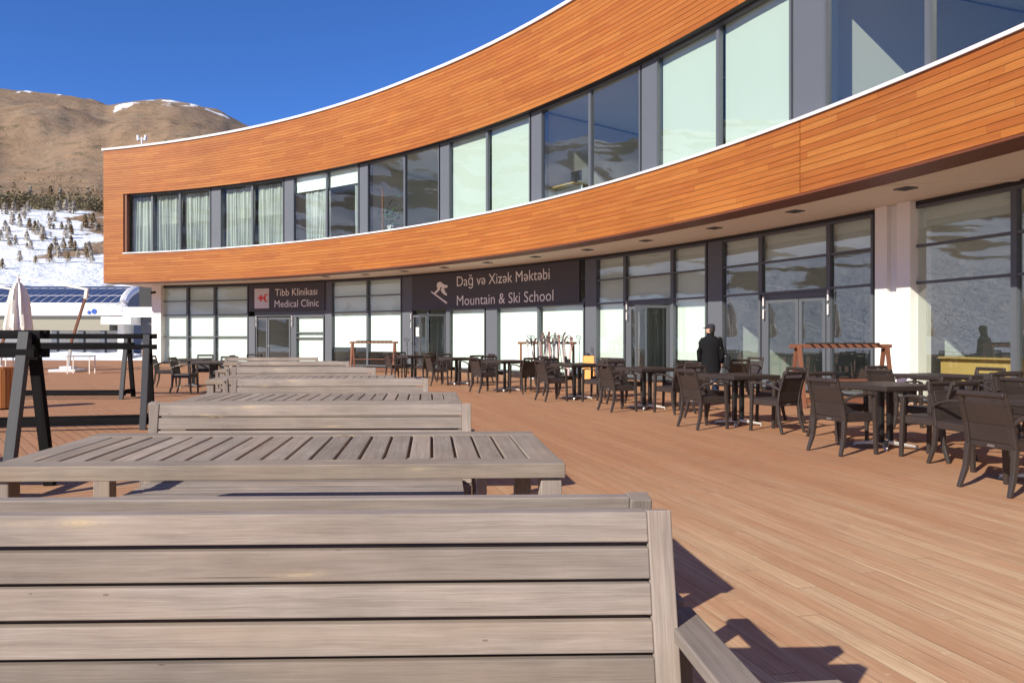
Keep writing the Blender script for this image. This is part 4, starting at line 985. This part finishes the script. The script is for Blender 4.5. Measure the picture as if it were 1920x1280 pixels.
inst(ps, (-19.9, 31.2, 0), radians(3), 'closed parasol at the left edge, only its slanting arm showing', PG)
# small frame table on the far deck
for X, Y, lb in ((-15.2, 29.0, 'thin low frame table in front of the parasol mast'), (-17.6, 27.5, 'thin low frame table left of the parasol mast')):
    o = empty('frame_table', (X, Y, 0), .1, lb, 'table', 'thin frame tables on the far deck')
    q = MB(); q.box((0, 0, .70), (.9, .6, .03)); q.build('tabletop', M['bench'], o)
    for a in (-1, 1):
        for c_ in (-1, 1): q = MB(); q.box((a*.42, c_*.27, .34), (.035, .035, .68)); q.build('leg', M['plaster'], o)
# distant blue drum
q = MB(); q.tube([(-28.2, 61, 0), (-28.2, 61, .95)], .42, 16); q.tube([(-28.2, 61, .95), (-28.2, 61, 1.0)], .45, 16); tag(q.build('drum', M['blue']), 'blue drum on the snow before the annex', 'drum')
# snow ridges heaped at the deck's far edge
b = MB(); n = 60; pv = None; V = []; F = []
for i in range(n+1):
    x = -40+22*i/n
    for j in range(9):
        t = j/8; y = 50+8*t; h = max(0, sin(t*pi))*(.35+.5*noise.noise(Vector((x*.35, t*2, 4)))+.15*noise.noise(Vector((x*1.3, t*6, 2)))) ; V.append((x, y, -.13+max(0, h)))
for i in range(n):
    for j in range(8): F.append((i*9+j, (i+1)*9+j, (i+1)*9+j+1, i*9+j+1))
me = bpy.data.meshes.new('snow_bank'); me.from_pydata(V, [], F); me.polygons.foreach_set('use_smooth', [True]*len(F)); me.materials.append(M['snow'])
o = bpy.data.objects.new('snow_bank', me); col.objects.link(o); tag(o, kind='structure')
# cable over the snow behind the station
b = MB(); b.tube([(-95, 100, EYE+118*100/FPX*1.15), (-62, 88, EYE+110*88/FPX), (-40, 80, EYE+88*80/FPX)], .04, 6)
tag(b.build('lift_cable', M['blackmetal']), 'thin cable slanting across the snow above the lift station', 'cable')
# ------------------------------------------------------------------ the man in black
def make_person(X, Y, rz):
    t = empty('person', (X, Y, 0), rz, 'person in a black coat and dark cap walking away beside the glass', 'person')
    J = {'pel': (0, 0, .92, .11), 'wst': (0, -.01, 1.08, .115), 'chs': (0, -.015, 1.28, .12), 'nkb': (0, -.01, 1.43, .07), 'nk': (0, .005, 1.49, .052), 'hd0': (0, .02, 1.56, .075), 'hd1': (0, .02, 1.64, .08),
         'shL': (-.17, -.01, 1.36, .055), 'elL': (-.25, -.02, 1.12, .036), 'wrL': (-.24, .08, .88, .03), 'plL': (-.235, .10, .80, .035),
         'shR': (.17, -.01, 1.36, .055), 'elR': (.245, -.05, 1.12, .036), 'wrR': (.25, .03, .87, .03), 'plR': (.25, .05, .79, .035),
         'hpL': (-.09, 0, .88, .08), 'knL': (-.095, .10, .50, .045), 'anL': (-.095, .10, .10, .034), 'tL': (-.10, .25, .04, .035),
         'hpR': (.09, 0, .88, .08), 'knR': (.10, .0, .50, .045), 'anR': (.11, -.16, .13, .034), 'tR': (.11, -.03, .05, .035)}
    E = [('pel', 'wst'), ('wst', 'chs'), ('chs', 'nkb'), ('nkb', 'nk'), ('nk', 'hd0'), ('hd0', 'hd1'), ('chs', 'shL'), ('shL', 'elL'), ('elL', 'wrL'), ('wrL', 'plL'), ('chs', 'shR'), ('shR', 'elR'), ('elR', 'wrR'), ('wrR', 'plR'),
         ('pel', 'hpL'), ('hpL', 'knL'), ('knL', 'anL'), ('anL', 'tL'), ('pel', 'hpR'), ('hpR', 'knR'), ('knR', 'anR'), ('anR', 'tR')]
    for sd, pl_ in (('L', 'plL'), ('R', 'plR')):
        p = J[pl_]; sg = -1 if sd == 'L' else 1
        for k, (dy, ln) in enumerate(((.03, .065), (.01, .075), (-.01, .07), (-.03, .055))):
            a = 'f%s%da' % (sd, k); c_ = 'f%s%db' % (sd, k); J[a] = (p[0]-sg*.005, p[1]+dy, p[2]-.035, .010); J[c_] = (p[0]-sg*.018, p[1]+dy+.01, p[2]-.035-ln, .008); E += [(pl_, a), (a, c_)]
        J['th'+sd] = (p[0]-sg*.02, p[1]+.05, p[2]-.04, .010); E.append(('wr'+sd, 'th'+sd))
    names = list(J); me = bpy.data.meshes.new('body'); me.from_pydata([J[n][:3] for n in names], [(names.index(a), names.index(c_)) for a, c_ in E], []); o = bpy.data.objects.new('body', me); col.objects.link(o); o.parent = t
    me.materials.append(M['skin']); md = o.modifiers.new('skin', 'SKIN'); md.use_smooth_shade = True
    sv = me.skin_vertices[0].data
    for i, n in enumerate(names): sv[i].radius = (J[n][3], J[n][3]); sv[i].use_root = (n == 'pel')
    s_ = o.modifiers.new('sub', 'SUBSURF'); s_.levels = 1; s_.render_levels = 2
    def loft(name, secs, mat, parent=t, n=20, close=(True, True)):
        q = MB(); R = [[(cx_+rx*cos(a)*(1+.03*sin(5*a+z*9)), cy_+ry*sin(a), z) for a in [2*pi*k/n for k in range(n)]] for z, cx_, cy_, rx, ry in secs]
        for A_, B_ in zip(R, R[1:]):
            for k in range(n): q.face([A_[k], A_[(k+1) % n], B_[(k+1) % n], B_[k]])
        if close[0]: q.face(R[0][::-1])
        if close[1]: q.face(R[-1])
        return q.build(name, M[mat], parent, smooth=True)
    coat = loft('coat', [(.62, 0, 0, .215, .165), (.66, 0, 0, .225, .17), (.85, 0, 0, .225, .165), (1.05, 0, -.01, .205, .15), (1.2, 0, -.015, .22, .155), (1.32, 0, -.015, .235, .155), (1.39, 0, -.015, .225, .14), (1.44, 0, -.01, .15, .11), (1.47, 0, -.01, .085, .085), (1.535, 0, 0, .082, .085)], 'blackcloth')
    q = MB()
    for s in (-1, 1):
        e_ = J['elL' if s < 0 else 'elR']; w_ = J['wrL' if s < 0 else 'wrR']
        q.tube([(s*.09, -.01, 1.385), (s*.16, -.01, 1.36), (s*.205, -.012, 1.28), e_[:3], ((e_[0]+w_[0])/2, (e_[1]+w_[1])/2, (e_[2]+w_[2])/2), w_[:3]], [.06, .085, .085, .074, .066, .058], 14)
    for s in ():
        q.tube([(s*.09, -.01, 1.385), (s*.17, -.012, 1.355), (s*.225, -.016, 1.27), (s*.255, -.025, 1.12), (s*.262, .0, 1.0), (s*.252, .06, .87)], [.06, .085, .082, .073, .066, .06], 14)
    q.build('sleeves', M['blackcloth'], t, smooth=True)
    q = MB()
    for n in 'LR':
        a, k, h = J['an'+n], J['kn'+n], J['hp'+n]; q.tube([h[:3], ((h[0]+k[0])/2, (h[1]+k[1])/2, (h[2]+k[2])/2), k[:3], ((a[0]+k[0])/2, (a[1]+k[1])/2-.01, (a[2]+k[2])/2), (a[0], a[1], a[2]+.0)], [.125, .115, .095, .085, .08], 14)
    q.build('trousers', M['denim'], t, smooth=True)
    for n in 'LR':
        a, te = J['an'+n], J['t'+n]; q = MB(); q.tube([(a[0], a[1]-.06, a[2]-.045), (a[0], a[1]+.02, a[2]-.03), (te[0], te[1]-.02, te[2]+.005), (te[0], te[1]+.05, te[2])], [.04, .052, .047, .028], 12); q.build('shoe', M['leather'], t, smooth=True)
    # head turned to the left (local -x)
    hd = empty('head', (0, .015, 1.60), radians(62)); hd.parent = t
    q = MB(); n = 16; P = [(-.10, .055, .055, .0), (-.075, .068, .075, .01), (-.03, .074, .09, .008), (.02, .077, .098, 0), (.06, .073, .096, -.004), (.10, .05, .07, -.008), (.118, .02, .03, -.01)]
    R = [[(rx*cos(a), oy+ry*sin(a), z) for a in [2*pi*k/n for k in range(n)]] for z, rx, ry, oy in P]
    for A_, B_ in zip(R, R[1:]):
        for k in range(n): q.face([A_[k], A_[(k+1) % n], B_[(k+1) % n], B_[k]])
    q.face(R[0][::-1]); q.face(R[-1])
    q.hexa([(-.012, .095, -.035), (.012, .095, -.035), (.012, .07, -.035), (-.012, .07, -.035), (-.006, .095, .018), (.006, .095, .018), (.006, .08, .018), (-.006, .08, .018)])
    q.hexa([(-.014, .122, -.03), (.014, .122, -.03), (.012, .09, -.036), (-.012, .09, -.036), (-.005, .10, .018), (.005, .10, .018), (.005, .08, .018), (-.005, .08, .018)])
    for s in (-1, 1): q.tube([(s*.072, .0, -.03), (s*.088, -.006, .0), (s*.074, .002, .025)], [.012, .016, .012], 8)
    q.build('face', M['skin'], hd, smooth=True)
    q = MB()
    for s in (-1, 1): q.tube([(s*.03, .088, .012), (s*.03, .096, .012)], .009, 8)
    q.build('eyes', M['dark'], hd); q = MB(); q.bar((-.022, .092, -.062), (.022, .092, -.062), .01, .006); q.build('mouth', M['red'], hd)
    q = MB(); Rh = [[(rx*cos(a), -.022+ry*sin(a), z) for a in [pi+pi*k/12 for k in range(13)]] for z, rx, ry in ((-.07, .066, .06), (-.02, .082, .09), (.05, .083, .092))]
    for A_, B_ in zip(Rh, Rh[1:]):
        for k in range(12): q.face([A_[k], A_[k+1], B_[k+1], B_[k]])
    q.build('hair', M['hair'], hd, smooth=True)
    q = MB(); P = [(.035, .088, .106, 0), (.06, .092, .112, -.002), (.095, .088, .106, -.006), (.125, .065, .08, -.01), (.138, .03, .035, -.012)]
    R = [[(rx*cos(a), oy+ry*sin(a), z) for a in [2*pi*k/n for k in range(n)]] for z, rx, ry, oy in P]
    for A_, B_ in zip(R, R[1:]):
        for k in range(n): q.face([A_[k], A_[(k+1) % n], B_[(k+1) % n], B_[k]])
    q.face(R[-1]); q.hexa([(-.075, .08, .05), (.075, .08, .05), (.055, .175, .035), (-.055, .175, .035), (-.075, .08, .062), (.075, .08, .062), (.055, .175, .045), (-.055, .175, .045)])
    q.build('cap', M['capcloth'], hd, smooth=True)
    return t
pp_ = make_person(5.70, 16.3, radians(-14)); pp_.scale = (.93, .93, 1.0)
bgm = empty('shoulder_bag', (5.70+.33, 16.2, .80), radians(-14), 'black shoulder bag hanging at the hip of the man in black', 'bag')
q = MB(); q.box((0, 0, .1), (.13, .30, .27)); q.build('bag_body', M['leather'], bgm, bevel=.03)
q = MB(); q.tube([(-.0, -.10, .22), (-.045, -.12, .42), (-.10, -.10, .60), (-.15, 0, .645), (-.10, .10, .58), (-.02, .10, .22)], .013, 6); q.build('strap', M['leather'], bgm)
